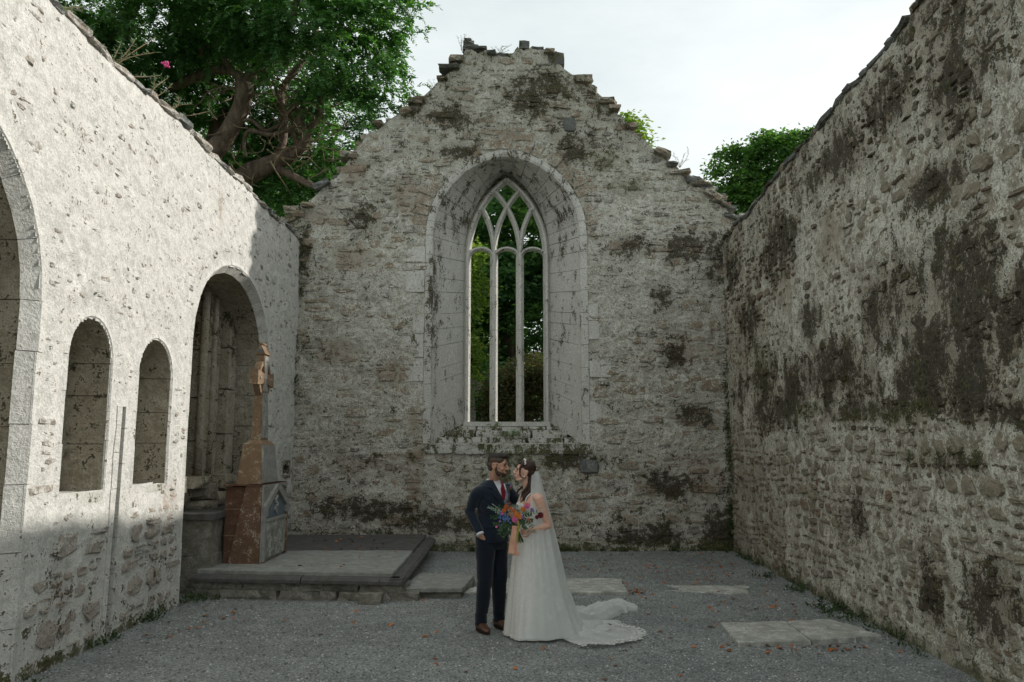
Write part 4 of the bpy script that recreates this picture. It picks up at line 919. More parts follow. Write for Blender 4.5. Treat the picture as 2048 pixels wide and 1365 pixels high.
# ================================================================== TREES AND PLANTS
M_yew = leaf_mat('yew_needles', [(.016, .048, .018), (.042, .120, .040), (.085, .19, .062), (.15, .25, .085)], .45)
M_broad = leaf_mat('woodland_leaves', [(.025, .065, .020), (.055, .13, .038), (.10, .20, .06), (.18, .27, .08)], .5)
M_dkb = leaf_mat('dark_woodland_leaves', [(.022, .066, .032), (.055, .14, .062), (.10, .21, .085), (.17, .27, .10)], .5)
M_gold = leaf_mat('golden_leaves', [(.05, .10, .022), (.10, .18, .04), (.19, .26, .06), (.32, .33, .09)], .5)
M_redsh = leaf_mat('reddish_shrub_leaves', [(.022, .055, .024), (.045, .085, .038), (.12, .07, .045), (.07, .13, .05)], .45)
M_bark = stone_mat('yew_bark', ((.10, .072, .055), (.21, .16, .12)), lime=(.30, .25, .19), lichen=.30, grain=.6, pit=.6, streak=.3, weather=False, bump=.9)
M_twig = stone_mat('pale_twig', ((.13, .09, .06), (.24, .19, .13)), lime=(.3, .27, .2), lichen=.2, grain=.4, pit=.2, weather=False)

def diamonds(C, Dr, Nn, ln, wd):
    """leaf diamonds: centre C, direction Dr, normal Nn"""
    S = np.cross(Dr, Nn); S /= np.linalg.norm(S, axis=1)[:, None]+1e-9
    ln = np.asarray(ln)[:, None]; wd = np.asarray(wd)[:, None]
    V = np.stack([C-Dr*ln*.5, C+S*wd*.5-Dr*ln*.05+Nn*wd*.12, C+Dr*ln*.5, C-S*wd*.5-Dr*ln*.05+Nn*wd*.12], 1)
    return V
def unit(a): return a/(np.linalg.norm(a, axis=1)[:, None]+1e-9)
def crown_leaves(blobs, n_clump, per, size, spread=.38, rng=NR, asp=.55, droop=0.2):
    """blobs (cx,cy,cz,rx,ry,rz): leaf clumps crowd near each blob's surface"""
    B = np.array(blobs, float); vol = B[:, 3]*B[:, 4]*B[:, 5]; pr = vol**.67; pr /= pr.sum()
    k = rng.choice(len(B), n_clump, p=pr); d = unit(rng.randn(n_clump, 3)); r = (.55+.5*rng.rand(n_clump)**.6)*(.8+.45*fbm(d[:, 0]*2.2+k, d[:, 1]*2.2, d[:, 2]*2.2, 3))
    C = B[k, :3]+d*B[k, 3:6]*r[:, None]
    cs = spread*(.5+rng.rand(n_clump))
    kk = np.repeat(np.arange(n_clump), per); off = rng.randn(len(kk), 3)*np.array([1, 1, .38])
    P = C[kk]+off*cs[kk][:, None]*.55; P[:, 2] -= droop*np.linalg.norm(off[:, :2], axis=1)*cs[kk]*.5
    Dr = unit(off*np.array([1, 1, .5])+rng.randn(len(kk), 3)*.5+np.array([0, 0, -.25])); Nn = unit(np.array([0, 0, 1.])+rng.randn(len(kk), 3)*.55); Nn = unit(Nn-Dr*(Nn*Dr).sum(1)[:, None])
    ln = size*(.6+.8*rng.rand(len(kk))); return diamonds(P, Dr, Nn, ln, ln*asp)
def leaves_obj(name, Vq, mat, parent, **k):
    n = len(Vq); return mesh(name, Vq.reshape(-1, 3), np.arange(n*4).reshape(-1, 4), mat, parent, smooth=False, **k)

def limb_set(paths, name, parent, mat, k=12, sub=6, bump=.18):
    b = MB()
    for i, (P, r) in enumerate(paths): V, F = tube(P, r, k, sub, bump=bump, seed=i*3.1); b.add(V, F)
    return b.build(name, mat, parent)

# ---- the old yew beyond the left wall: limbs follow the photo's twisted branches
T = thing('yew_tree', 'old twisted yew with reddish limbs overhanging the left wall', 'yew tree', (-7.2, 17.2, 0))
def A(px, py, Y): return at(px, py, Y)
base = np.array([-7.4, 17.0, -.1])
P1 = [base, base+(.1, 0, 2.5), A(300, 420, 17.0), A(425, 305, 16.6), A(468, 245, 16.4), A(486, 200, 16.3), A(490, 165, 16.2)]
P2 = [base+(.3, .2, 0), base+(.8, .2, 2.6), A(400, 430, 17.4), A(492, 352, 17.2), A(550, 325, 17.0), A(600, 295, 16.8), A(612, 270, 16.7), A(600, 245, 16.6), A(610, 215, 16.6)]
limbs = [(P1, [.50, .40, .28, .22, .19, .175, .19]), (P2, [.45, .36, .27, .23, .20, .13, .11, .09, .08]),
 ([A(490, 168, 16.2), A(505, 145, 16.2), A(530, 128, 16.0), A(575, 60, 15.6), A(600, -30, 15.2)], [.16, .12, .09, .08, .07]),
 ([A(488, 165, 16.2), A(470, 147, 16.3), A(430, 140, 16.6), A(380, 160, 16.9), A(340, 175, 17.2)], [.10, .09, .10, .10, .10]),
 ([A(470, 150, 16.3), A(450, 120, 16.2), A(445, 100, 16.2), A(430, 95, 16.2), A(405, 90, 16.2), A(402, 110, 16.3)], [.08, .06, .055, .05, .04, .03]),
 ([A(500, 160, 16.2), A(515, 130, 16.2), A(545, 90, 16.4), A(560, 20, 16.5), A(585, -40, 16.6)], [.12, .08, .07, .08, .08]),
 ([A(520, 345, 17.2), A(560, 300, 17.3), A(570, 250, 17.4), A(565, 180, 17.4), A(620, 100, 17.4), A(640, 20, 17.4)], [.12, .09, .08, .08, .07, .06]),
 ([A(612, 272, 16.7), A(640, 225, 16.6), A(635, 180, 16.5), A(650, 120, 16.4), A(600, 60, 16.2)], [.08, .07, .07, .06, .04]),
 ([A(560, 340, 17.0), A(590, 355, 16.6), A(625, 372, 16.4), A(650, 374, 16.2)], [.10, .08, .06, .04]),
 ([A(600, 295, 16.8), A(580, 262, 16.5), A(540, 270, 16.4), A(500, 262, 16.4), A(488, 285, 16.5), A(492, 315, 16.6)], [.06, .05, .045, .05, .04, .03]),
 ([A(560, 250, 16.7), A(530, 262, 16.4), A(500, 240, 16.3), A(470, 250, 16.4)], [.05, .04, .035, .03]),
 ([A(605, 240, 16.7), A(590, 215, 16.6), A(575, 225, 16.5), A(560, 200, 16.5), A(545, 160, 16.4)], [.06, .05, .04, .035, .02]),
 ([base+(.2, .8, 0), base+(1.2, 1.2, 3.5), A(420, 300, 18.6), A(560, 130, 18.6), A(700, 60, 18.0), A(800, 110, 17.5)], [.3, .24, .16, .10, .06, .03]),
 ([base+(-.2, 0, .3), A(150, 300, 17.5), A(200, 150, 17.0), A(260, 30, 16.5), A(300, -80, 16)], [.4, .3, .2, .14, .1])]
limb_set(limbs, 'trunk', T, M_bark, 14, 7, .22)
# bare twigs
b = MB()
for i in range(150):
    p = A(R.uniform(430, 690), R.uniform(70, 340), R.uniform(15.9, 17.2)); d = np.array([R.uniform(-1, 1), R.uniform(-.5, .5), R.uniform(-.8, .9)]); P = [p]
    for k in range(4): d = d+np.array([R.uniform(-.7, .7), R.uniform(-.4, .4), R.uniform(-.7, .6)]); P.append(P[-1]+d/np.linalg.norm(d)*R.uniform(.12, .28))
    V, F = tube(P, [.018, .015, .012, .009, .005], 5, 3, cap=False); b.add(V, F)
b.build('twigs', M_twig, T)['kind'] = 'stuff'
# foliage: drooping sprays
def yew_sprays(starts, outward, n_node, ln, rng):
    n = len(starts); d = unit(outward+rng.randn(n, 3)*.35); P = starts.copy(); out = []
    for k in range(n_node):
        S = unit(np.cross(d, np.array([0, 0, 1.])+rng.randn(n, 3)*.2))
        for s in (-1, 1):
            dr = unit(d*.75+S*s*.8+rng.randn(n, 3)*.18); nn = unit(np.cross(S, d)+rng.randn(n, 3)*.3); l_ = ln*(1.15-.8*k/n_node)*(.7+.6*rng.rand(n))
            out.append(diamonds(P+dr*l_[:, None]*.45, dr, nn, l_, l_*.42))
        P = P+d*ln*.42; d = unit(d+np.array([0, 0, -.16])+rng.randn(n, 3)*.06)
    return np.concatenate(out)
yb = []
for (px, py, Y, r) in [(260, 40, 16, 1.9), (200, 120, 17, 1.6), (330, 120, 17.5, 1.5), (380, 30, 15.5, 1.5), (470, 20, 15.2, 1.3), (560, 30, 15.0, 1.3), (640, 50, 15.0, 1.3), (720, 60, 15.2, 1.2), (770, 30, 15.5, .9), (800, 70, 15.8, .75), (590, 120, 15.3, .8), (660, 140, 15.4, 1.0), (740, 150, 15.6, .95), (790, 180, 16.0, .5), (700, 220, 16.0, .85), (650, 200, 16.8, .8), (730, 250, 16.4, .5), (680, 290, 17.0, .7), (640, 330, 17.4, .6), (590, 390, 17.6, .55), (540, 380, 18.4, .7), (620, 370, 18, .4), (820, 25, 16, .45), (810, 130, 16, .4), (400, 210, 18.4, 1.2), (330, 230, 18.2, 1.0), (520, 230, 19.0, 1.2), (600, 230, 19.2, 1.2), (450, 90, 17.8, 1.1), (410, 60, 16.5, .9), (520, 80, 16.2, .7), (150, 0, 16.5, 1.4), (690, -60, 15.5, 1.5), (540, -80, 15.5, 1.6), (330, -60, 16, 1.6), (560, 330, 19.0, .9), (480, 330, 19.0, 1.0), (680, 350, 18.4, .5), (835, 70, 16.2, .25), (760, 210, 16.2, .55), (620, 290, 18.8, .8), (560, 400, 19.5, .9), (640, 360, 19.5, .8), (700, 310, 19.5, .75), (740, 270, 19.5, .7), (500, 370, 20, 1.0), (600, 300, 20, 1.1), (430, 270, 20, 1.3), (680, 230, 19.5, 1.0), (350, 180, 20, 1.6), (600, 170, 19.5, 1.2)]:
    c = A(px, py, Y); yb.append((c[0], c[1], c[2], r, r*.9, r*.62))
yb = np.array(yb); pr = (yb[:, 3]**1.8); pr /= pr.sum(); n = 13800
k = NR.choice(len(yb), n, p=pr); d = unit(NR.randn(n, 3)); C = yb[k, :3]+d*yb[k, 3:6]*(.45+.6*NR.rand(n))[:, None]
# clustering so that gaps show
g = fbm(C[:, 0]*1.1, C[:, 1]*1.1, C[:, 2]*1.3, 3); C = C[g > .42]; d = d[g > .42]
V = yew_sprays(C, d*np.array([1, 1, .35])+np.array([.12, -.12, -.12]), 9, .125, NR)
leaves_obj('crown', V, M_yew, T)

def tree(name, label, cat, x, y, blobs, mat, n_clump, per, size, group=None, trunk_r=.22, spread=.5, z0=0.0, trunk_top=None):
    T = thing(name, label, cat, (x, y, z0), group)
    bl = [(x+a, y+b_, z0+c, r1, r2, r3) for (a, b_, c, r1, r2, r3) in blobs]
    top = trunk_top or max(q[2] for q in bl); br = [([(x, y, z0-.2), (x+.1, y, z0+top*.3), (x-.1, y+.1, z0+top*.6), (x, y, top)], [trunk_r, trunk_r*.8, trunk_r*.55, trunk_r*.15])]
    for q in bl:
        if R.random() < .9: s = R.uniform(.35, .6); br.append(([(x, y, z0+(q[2]-z0)*s), ((x+q[0])/2, (y+q[1])/2, z0+(q[2]-z0)*(s+.12)), (q[0], q[1], q[2]+.2)], [trunk_r*.42, trunk_r*.28, trunk_r*.06]))
    limb_set(br, 'trunk', T, M_bark, 8, 4, .12)
    leaves_obj('crown', crown_leaves(bl, n_clump, per, size, spread), mat, T); return T
def rblobs(n, rx, rz0, rz1, r0, r1, rng=R):
    out = []
    for i in range(n):
        f = (i+.5)/n; z = rz0+(rz1-rz0)*f; w_ = rx*math.sqrt(max(.05, 1-(2*f-1)**2*.8)); a = rng.uniform(0, 6.28)
        r = rng.uniform(r0, r1); out.append((w_*math.cos(a)*.8, w_*math.sin(a)*.6, z, r, r, r*.72))
    return out
G1 = 'trees of the wood behind the gable'
tree('broadleaf_tree', 'pale green leafy tree seen through the left light of the gable window', 'tree', -2.4, 24.5, rblobs(12, 1.1, 3.0, 8.6, .6, 1.0), M_gold, 900, 26, .13, G1, .14, .36)
tree('broadleaf_tree', 'dark leafy tree filling the middle light of the gable window', 'tree', -.2, 30, rblobs(14, 2.4, 3.2, 12.6, 1.1, 1.7), M_dkb, 1900, 26, .19, G1, .3, .5)
tree('broadleaf_tree', 'mid green leafy tree behind the right light of the gable window', 'tree', 2.2, 28, rblobs(13, 1.7, 3.0, 10.6, .9, 1.5), M_broad, 1500, 26, .17, G1, .25, .45)
tree('broadleaf_tree', 'tall dark tree standing farthest back behind the gable window', 'tree', -3.4, 36, rblobs(14, 3.4, 3, 12.5, 1.5, 2.2), M_dkb, 1700, 24, .25, G1, .35, .6)
tree('broadleaf_tree', 'tree behind the gable whose leafy tip shows over its right slope', 'tree', 4.1, 30, [(0, 0, 13.9, .9, .7, .5), (.4, .2, 14.5, .7, .6, .42), (-.5, 0, 14.7, .5, .5, .3), (.75, 0, 13.7, .5, .5, .35), (0, 0, 12.4, 1.6, 1.2, 1.2), (-.8, 0, 10.5, 2.0, 1.6, 1.4), (0, 0, 8, 2.4, 2, 1.8)], M_gold, 1300, 24, .17, G1, .25, .4)
tree('red_tinged_shrub', 'dense dark shrub with reddish leaf tips low behind the gable window', 'shrub', .45, 22.2, [(0, 0, 2.2, 1.3, .9, 1.1), (.6, 0, 2.9, .9, .8, .8), (-.5, 0, 2.6, .8, .7, .9), (.2, 0, 3.3, .9, .7, .55), (1.0, .2, 3.2, .6, .6, .5)], M_redsh, 1100, 30, .08, None, .07, .26, z0=.6)
tree('low_shrub', 'low dark green shrub behind the wheel-headed gravestone outside', 'shrub', -1.3, 26.2, [(0, 0, 2.6, 1.4, .9, 1.3), (1.2, .3, 2.2, .9, .8, .9), (-1, 0, 2.4, .9, .8, 1)], M_dkb, 700, 26, .12, None, .08, .3, z0=.9)
G2 = 'trees beyond the left wall behind the yew'
for i, (x, y, h, lab) in enumerate([(-9.5, 24, 12.5, 'dark tree behind the yew trunk, nearest to the gable wall'), (-14.5, 24, 14.5, 'dark tree beyond the left wall, behind the yew crown at the top left'), (-5.8, 27, 9.5, 'leafy tree low between the yew and the gable slope')]):
    tree('broadleaf_tree', lab, 'tree', x, y, rblobs(13, 2.6 if i < 2 else 1.6, 3, h-1, 1.3, 2.0), [M_dkb, M_dkb, M_broad][i], 1500, 24, .2, G2, .3, .6)
c1_ = A(1470, 340, 30); c2_ = A(1540, 320, 30); c3_ = A(1590, 300, 30)
tree('broadleaf_tree', 'sunlit green tree showing above the corner where gable meets right wall', 'tree', 10.2, 30, [(c1_[0]-10.2, 0, c1_[2]-.1, 1.0, .9, 1.0), (c1_[0]-10.0, 0, c1_[2]-1.5, 1.4, 1.2, 1.3), (c2_[0]-10.2, 0, c2_[2]+.1, .9, .9, 1.0), (c2_[0]-10.1, 0, c2_[2]-1.6, 1.5, 1.2, 1.4), (c3_[0]-10.1, 0, c3_[2]-.3, .8, .8, 1.2), (c3_[0]-10, 0, c3_[2]-1.8, 1.3, 1.2, 1.3), (-.5, 0, 8.5, 2.2, 2, 2)]+[(c_[0]-10.2+R.uniform(-.9, .9), R.uniform(-.5, .5), c_[2]+R.uniform(.2, 1.0), .32, .3, .28) for c_ in (c1_, c2_, c3_, c1_, c2_, c3_)], M_broad, 1900, 26, .16, None, .3, .36)

# plants on the wall tops
M_gp = simple_mat('grey_green_stem', (.12, .20, .09), (.20, .27, .13), 30, .7, trans=.25); M_pink = simple_mat('pink_petal', (.62, .06, .22), (.75, .12, .32), 60, .6); M_brst = simple_mat('dry_stem', (.22, .14, .09), (.30, .2, .12), 30, .8)
def wall_plant(base, stems, label, flower=None, lsz=.07, mat=None, stemr=.006, group=None):
    base = np.array(base, float); T = thing('wall_plant', label, 'plant', tuple(base), group); b = MB(); lv = []
    for (dx, dy, dz, cur) in stems:
        d = np.array([dx, dy, dz]); tip = base+d+np.array([R.uniform(-.05, .05), R.uniform(-.05, .05), R.uniform(-.04, .06)]); mid = base+d*.5+np.array([R.uniform(-.05, .05), R.uniform(-.06, .06), -cur+R.uniform(-.03, .05)]); V, F = tube([base, mid, tip], [stemr, stemr*.8, stemr*.4], 5, 5, cap=False); b.add(V, F)
        C = catmull([base, mid, tip], 9)
        for i in range(3, len(C)):
            for s in (-1, 1):
                if R.random() < .25: continue
                dr = unit(np.array([[s*R.uniform(.2, 1), R.uniform(-1, 1), R.uniform(-.3, .9)]])); lv.append(diamonds(C[i][None]+dr*lsz*.4, dr, unit(np.array([[R.uniform(-.4, .4), -.6, .8]])), [lsz*R.uniform(.6, 1.2)], [lsz*.26]))
    b.build('stems', M_brst, T); leaves_obj('leaves', np.concatenate(lv), mat or M_gp, T)
    for f in (flower or []):
        m = MB(); c = np.array(f)
        for i in range(26):
            q = c+np.array([R.gauss(0, .016), R.gauss(0, .016), R.gauss(0, .014)]); V, F = ell(q, (.010,)*3, nu=6, nv=3); m.add(V, F)
        m.build('flower_head', M_pink, T)
def LT(px, py, u):   # top of the left wall
    return WL.w(u, float(top_l(np.array(u)))+.02, -.12)
p = LT(0, 0, 7.45); wall_plant(p, [(.22, .35, .55, .05), (.16, .2, .38, .03), (.30, .25, .33, .05), (.10, .1, .30, .0), (.28, .55, .18, .02)], 'grey-green valerian with one pink flower head on the left wall top', [p+np.array([.34, .45, .27])])
p = LT(0, 0, 8.25); wall_plant(p, [(.10, .3, .42, .02), (.16, .2, .30, .02), (.05, .1, .22, .0)], 'leafy upright weed on the left wall top, middle of the three')
p = LT(0, 0, 8.75); wall_plant(p, [(.30, .4, .16, .02), (.22, .25, .22, .02), (.05, .3, .28, .0)], 'sprawling silvery weed on the left wall top, farthest of the three')
p = LT(0, 0, 6.35); wall_plant(p, [(.05, .3, .14, .02), (.12, .25, .1, .02), (.05, -.2, .12, .0)], 'small tuft of green leaves at the near end of the left wall top', lsz=.09)
for (px, py, lab, pk) in ((1440, 425, 'spindly plant with pink flowers at the gable foot by the right wall', 1), (1360, 330, 'thin wispy stems on the stepped right slope of the gable', 0), (925, 100, 'wispy stems growing left of the gable peak', 0), (1000, 103, 'small green tuft in the notch of the gable peak', 0), (865, 185, 'feathery weed on the left slope of the gable', 0)):
    p = at(px, py+6, YB+.12); st_ = [(R.uniform(-.2, .2), R.uniform(-.1, .1), R.uniform(.15, .38 if px != 1000 else .14), 0) for i in range(6)]
    wall_plant(p, st_, lab, [p+np.array(s_[:3]) for s_ in st_[:4]] if pk else None, lsz=.045, stemr=.004)
p = WB.w(0, 1.98, .0)+np.array([-.02, .15, 0]); wall_plant(p, [(R.uniform(-.22, .22), -.05, R.uniform(.08, .2), 0) for i in range(7)], 'little green plant growing on the gable window sill', lsz=.06, mat=M_gp, stemr=.004)
p = WB.w(-.35, 2.18, .0)+np.array([0, .5, 0]); wall_plant(p, [(R.uniform(-.12, .12), -.05, R.uniform(.06, .16), 0) for i in range(5)], 'small green weed on the upper step of the window sill', lsz=.05, stemr=.004)
# weeds and moss tufts along the wall feet
wc = []
M_weed = leaf_mat('weeds_green', [(.018, .038, .012), (.035, .065, .02), (.07, .10, .03)], .3)
for i in range(220):
    s = R.random()
    if s < .34: u_ = R.uniform(6.3, 14.3); p = WL.w(u_, .02, .05+abs(R.gauss(0, .05))); 
    elif s < .68: u_ = R.uniform(6.3, 14.3); p = WR.w(u_, .02, .05+abs(R.gauss(0, .06)))
    elif s < .86: u_ = R.uniform(-1.3, 3.9); p = WB.w(u_, .02, .04+abs(R.gauss(0, .04)))
    else: u_ = R.uniform(-3.9, -1.5); p = WB.w(u_, .33, .06+abs(R.gauss(0, .05)))
    if float(vn(p[0]*1.7, p[1]*1.7)) < .45: continue
    wc.append(p)
for c in ((3.55, 8.9), (3.5, 9.3), (3.6, 10.6), (3.62, 11.6), (-3.82, 9.75), (-3.7, 9.95), (-3.85, 8.7)):
    for i in range(7): wc.append(np.array([c[0]+R.gauss(0, .07), c[1]+R.gauss(0, .15), .02]))
wc = np.array(wc); per = 16; k = np.repeat(np.arange(len(wc)), per); off = NR.randn(len(k), 3)*.035; off[:, 2] = np.abs(off[:, 2])*1.1
Dr = unit(off+np.array([0, 0, .02])); leaves_obj('weeds', diamonds(wc[k]+off, Dr, unit(NR.randn(len(k), 3)+np.array([0, 0, 1.])), .036*(.5+NR.rand(len(k))), .018*(.5+NR.rand(len(k)))), M_weed, None, kind='stuff')
# ferns clinging to the corners of the walls
fc = []
for (u_, v0_, v1_, n_) in ((3.9, .2, 3.6, 60), (-3.95, 4.6, 6.0, 26), (-3.95, 2.8, 4.0, 8)):
    for i in range(n_): fc.append(WB.w(u_+R.gauss(0, .03), v0_+(v1_-v0_)*R.random()**1.2, .05))
for i in range(26): fc.append(WB.w(R.uniform(-4, 4), R.uniform(2.5, 7), .05))
fc = np.array(fc); k = np.repeat(np.arange(len(fc)), 14); off = NR.randn(len(k), 3)*np.array([.03, .02, .04]); Dr = unit(off+NR.randn(len(k), 3)*.01); Dr[:, 1] = -np.abs(Dr[:, 1]); off[:, 1] = -np.abs(off[:, 1])
leaves_obj('ferns', diamonds(fc[k]+off, Dr, unit(NR.randn(len(k), 3)+np.array([0, -1, .6])), .045*(.5+NR.rand(len(k))), .02*(.5+NR.rand(len(k)))), M_weed, None, kind='stuff')

# ================================================================== THE COUPLE
YP = 8.25
def S(px, py, Y=YP): return at(px, py, Y)
def remesh(mb, name, mat, parent, voxel, smooth_it=3, fac=.5, loc=None, disp=None):
    o = mb.build(name, mat, None, loc=(0, 0, 0)); md = o.modifiers.new('r', 'REMESH'); md.mode = 'VOXEL'; md.voxel_size = voxel; md.use_smooth_shade = True
    if smooth_it: s_ = o.modifiers.new('s', 'SMOOTH'); s_.iterations = smooth_it; s_.factor = fac
    dg = bpy.context.evaluated_depsgraph_get(); ev = o.evaluated_get(dg); me = ev.to_mesh()
    n = len(me.vertices); V = np.empty(n*3, np.float32); me.vertices.foreach_get('co', V); V = V.reshape(-1, 3).astype(float)
    tot = np.empty(len(me.polygons), np.int32); me.polygons.foreach_get('loop_total', tot); li = np.empty(len(me.loops), np.int32); me.loops.foreach_get('vertex_index', li)
    ev.to_mesh_clear(); bpy.data.objects.remove(o)
    st = np.concatenate([[0], np.cumsum(tot)[:-1]]); F = []
    for k in (3, 4):
        q = st[tot == k]
        if len(q): F.append(li[q[:, None]+np.arange(k)])
    if disp is not None: V = disp(V)
    return mesh(name, V, F, mat, parent, loc=loc if loc is not None else V.mean(0)), V, F
def bvh(V, F): return BVHTree.FromPolygons([tuple(v) for v in V], [tuple(int(i) for i in f) for a in F for f in a])
def decal(name, poly, tree_, mat, parent, off=.004, th=.003, res=.006, Y0=6.5, miss=None):
    """thin garment piece lying on a body surface. poly in (X, Z); follows the surface found from the front"""
    poly = np.array(poly, float); x0, z0 = poly.min(0); x1, z1 = poly.max(0); xs = np.arange(x0-res, x1+2*res, res); zs = np.arange(z0-res, z1+2*res, res)
    X, Z = np.meshgrid(xs, zs, indexing='ij'); sd = poly_sdf(poly, X, Z); P = np.zeros(X.shape+(3,)); ok = np.zeros(X.shape, bool)
    # pull border samples onto the outline
    gx = np.gradient(sd, res, axis=0); gz = np.gradient(sd, res, axis=1); gl = gx*gx+gz*gz+1e-9
    near = (sd > 0) & (sd < res*1.5); Xs = np.where(near, X-sd*gx/gl, X); Zs = np.where(near, Z-sd*gz/gl, Z); ins = sd < res*1.45
    for i in range(X.shape[0]):
        for j in range(X.shape[1]):
            if not ins[i, j]: continue
            hit = tree_.ray_cast(Vector((Xs[i, j], Y0, Zs[i, j])), Vector((0, 1, 0)))
            if hit[0] is None: continue
            nn = hit[1]
            if nn.y > 0: nn = -nn
            P[i, j] = np.array(hit[0])+np.array(nn)*off; ok[i, j] = True
    F = grid_faces(X.shape[0], X.shape[1]); okf = ok.ravel()[F].all(1); F = F[okf]
    if not len(F): print('decal empty', name); return None
    Vf = P.reshape(-1, 3); dy = np.ptp(Vf[F][:, :, 1], axis=1); F = F[dy < .05]
    used, inv = np.unique(F, return_inverse=True); F = inv.reshape(F.shape); V = Vf[used]
    V2 = V+np.array([0, th, 0]); n = len(V)
    e = {}
    for f in F:
        for a, b in zip(f, np.roll(f, -1)): e[(a, b)] = e.get((a, b), 0)+1
    rim = np.array([(b, a, a+n, b+n) for (a, b) in e if (b, a) not in e])
    return mesh(name, np.concatenate([V, V2]), [np.concatenate([F, F[:, ::-1]+n, rim])], mat, parent, loc=V.mean(0))
def frame(f, tilt=0.0):
    """forward vector -> (forward, side, up) rows for a head"""
    f = np.array(f, float); f /= np.linalg.norm(f); s = np.cross([0, 0, 1.], f); s /= np.linalg.norm(s); u = np.cross(f, s)
    if tilt: s2 = s*math.cos(tilt)+u*math.sin(tilt); u = -s*math.sin(tilt)+u*math.cos(tilt); s = s2
    return f, s, u
def head_parts(mb, c, f, s, u, k=1.0, male=True):
    M = np.stack([f, s, u], 1)
    def E(p, r): V, F = ell((0, 0, 0), np.array(r)*k, nu=20, nv=13); mb.add(V@M.T+c+M@(np.array(p)*k), F)
    def Tb(P, r, kk=8): V, F = tube([c+M@(np.array(p)*k) for p in P], [q*k for q in r], kk, 4); mb.add(V, F)
    E((-.012, 0, .035), (.098, .077, .088)); E((.022, 0, .010), (.075, .067, .085)); E((-.035, 0, .01), (.070, .068, .07))
    E((.040, 0, -.040), (.052, .052, .062)); E((.022, 0, -.060), (.055, .058 if male else .05, .042)); E((.066, 0, -.094), (.022, .026 if male else .021, .019))
    for sg in (-1, 1):
        Tb([(-.012, sg*.062, -.035), (.02, sg*.056, -.075), (.062, sg*.020, -.098)], [.018, .020 if male else .016, .017])
        E((.062, sg*.038, -.030), (.025, .022, .022)); E((.083, sg*.030, .030), (.014, .026, .010))
        E((-.006, sg*.078, -.012), (.020, .009, .031)); E((-.010, sg*.084, .004), (.014, .007, .014)); E((-.002, sg*.080, -.034), (.009, .007, .012))
        E((.108, sg*.013, -.032), (.010, .009, .008))
    Tb([(.086, 0, .030), (.100, 0, .005), (.118, 0, -.022), (.122, 0, -.030)], [.010, .010, .011, .011]); E((.108, 0, -.034), (.012, .012, .008))
    E((.092, 0, -.062), (.015, .022, .0075)); E((.089, 0, -.074), (.014, .020, .008)); E((.080, 0, -.062), (.02, .03, .02))
def skull_local(c, f, s, u, k):
    M = np.stack([f, s, u], 1); return lambda p: c+M@(np.array(p)*k)
def head_details(T, c, f, s, u, k, tree_, hairmat, lipmat, beard=None):
    M = np.stack([f, s, u], 1); W = lambda p: c+M@(np.array(p, float)*k)
    for sg in (-1, 1):
        V, F = ell((0, 0, 0), np.array((.0095, .0135, .0075))*k, nu=12, nv=7); mesh('eye', V@M.T+W((.0855, sg*.030, .010)), F, M_eye, T, loc=W((.085, sg*.03, .01)))
        V, F = tube([W((.094, sg*.014, .013)), W((.0965, sg*.030, .0165)), W((.088, sg*.044, .010))], [.0022*k, .0034*k, .0022*k], 6, 3); mesh('eyelid', V, F, hairmat, T, loc=V.mean(0))
        V, F = tube([W((.102, sg*.012, .030)), W((.101, sg*.028, .037)), W((.088, sg*.046, .032))], [.003*k, .0048*k, .002*k], 6, 3); mesh('eyebrow', V, F, hairmat, T, loc=V.mean(0))
    V, F = tube([W((.094, -.022, -.067)), W((.1065, 0, -.064)), W((.094, .022, -.067))], [.003*k, .0055*k, .003*k], 6, 4); mesh('lips', V, F, lipmat, T, loc=V.mean(0))
def hand(mb, wrist, d, palm_n, k=1.0, curl=.6, thumb=1, spread=.10):
    """wrist point, d pointing to the knuckles, palm_n facing out of the palm"""
    d = np.array(d, float); d /= np.linalg.norm(d); pn = np.array(palm_n, float); pn -= d*(pn@d); pn /= np.linalg.norm(pn); s = np.cross(d, pn)*thumb
    V, F = tube([wrist-d*.02*k, wrist+d*.03*k, wrist+d*.085*k], [.026*k, .036*k, .038*k], 12, 3, flat=(pn, .42)); mb.add(V, F)
    for i, (o, l_, r) in enumerate(((.030, .070, .0085), (.010, .078, .009), (-.010, .073, .0085), (-.029, .058, .0075))):
        p = wrist+d*.080*k+s*o*k; dd = d+s*o*spread*20*k; dd /= np.linalg.norm(dd); P = [p]; a = 0
        for j, q in enumerate((.45, .32, .23)):
            a += curl*(.55, 1.0, .7)[j]; P.append(P[-1]+(dd*math.cos(a)+pn*math.sin(a))*l_*q*k)
        V, F = tube(P, [r*k, r*.95*k, r*.85*k, r*.6*k], 8, 3); mb.add(V, F)
    p = wrist+d*.025*k+s*.030*k; V, F = tube([p, p+(s*.8+d*.5+pn*.3)*.028*k, p+(s*.7+d*.95+pn*.8)*.052*k, p+(s*.45+d*1.15+pn*1.2)*.066*k], [.013*k, .011*k, .010*k, .007*k], 8, 3); mb.add(V, F)
def ringE(c, lat, rl, dep, rd, n=28, e=2.0, tilt=None):
    a = np.linspace(0, 2*math.pi, n, endpoint=False); ca, sa = np.cos(a), np.sin(a)
    x = np.sign(ca)*np.abs(ca)**(2/e)*rl; y = np.sign(sa)*np.abs(sa)**(2/e)*rd
    P = np.array(c)+x[:, None]*np.array(lat)+y[:, None]*np.array(dep)
    if tilt is not None: P[:, 2] += x*tilt[0]+y*tilt[1]
    return P

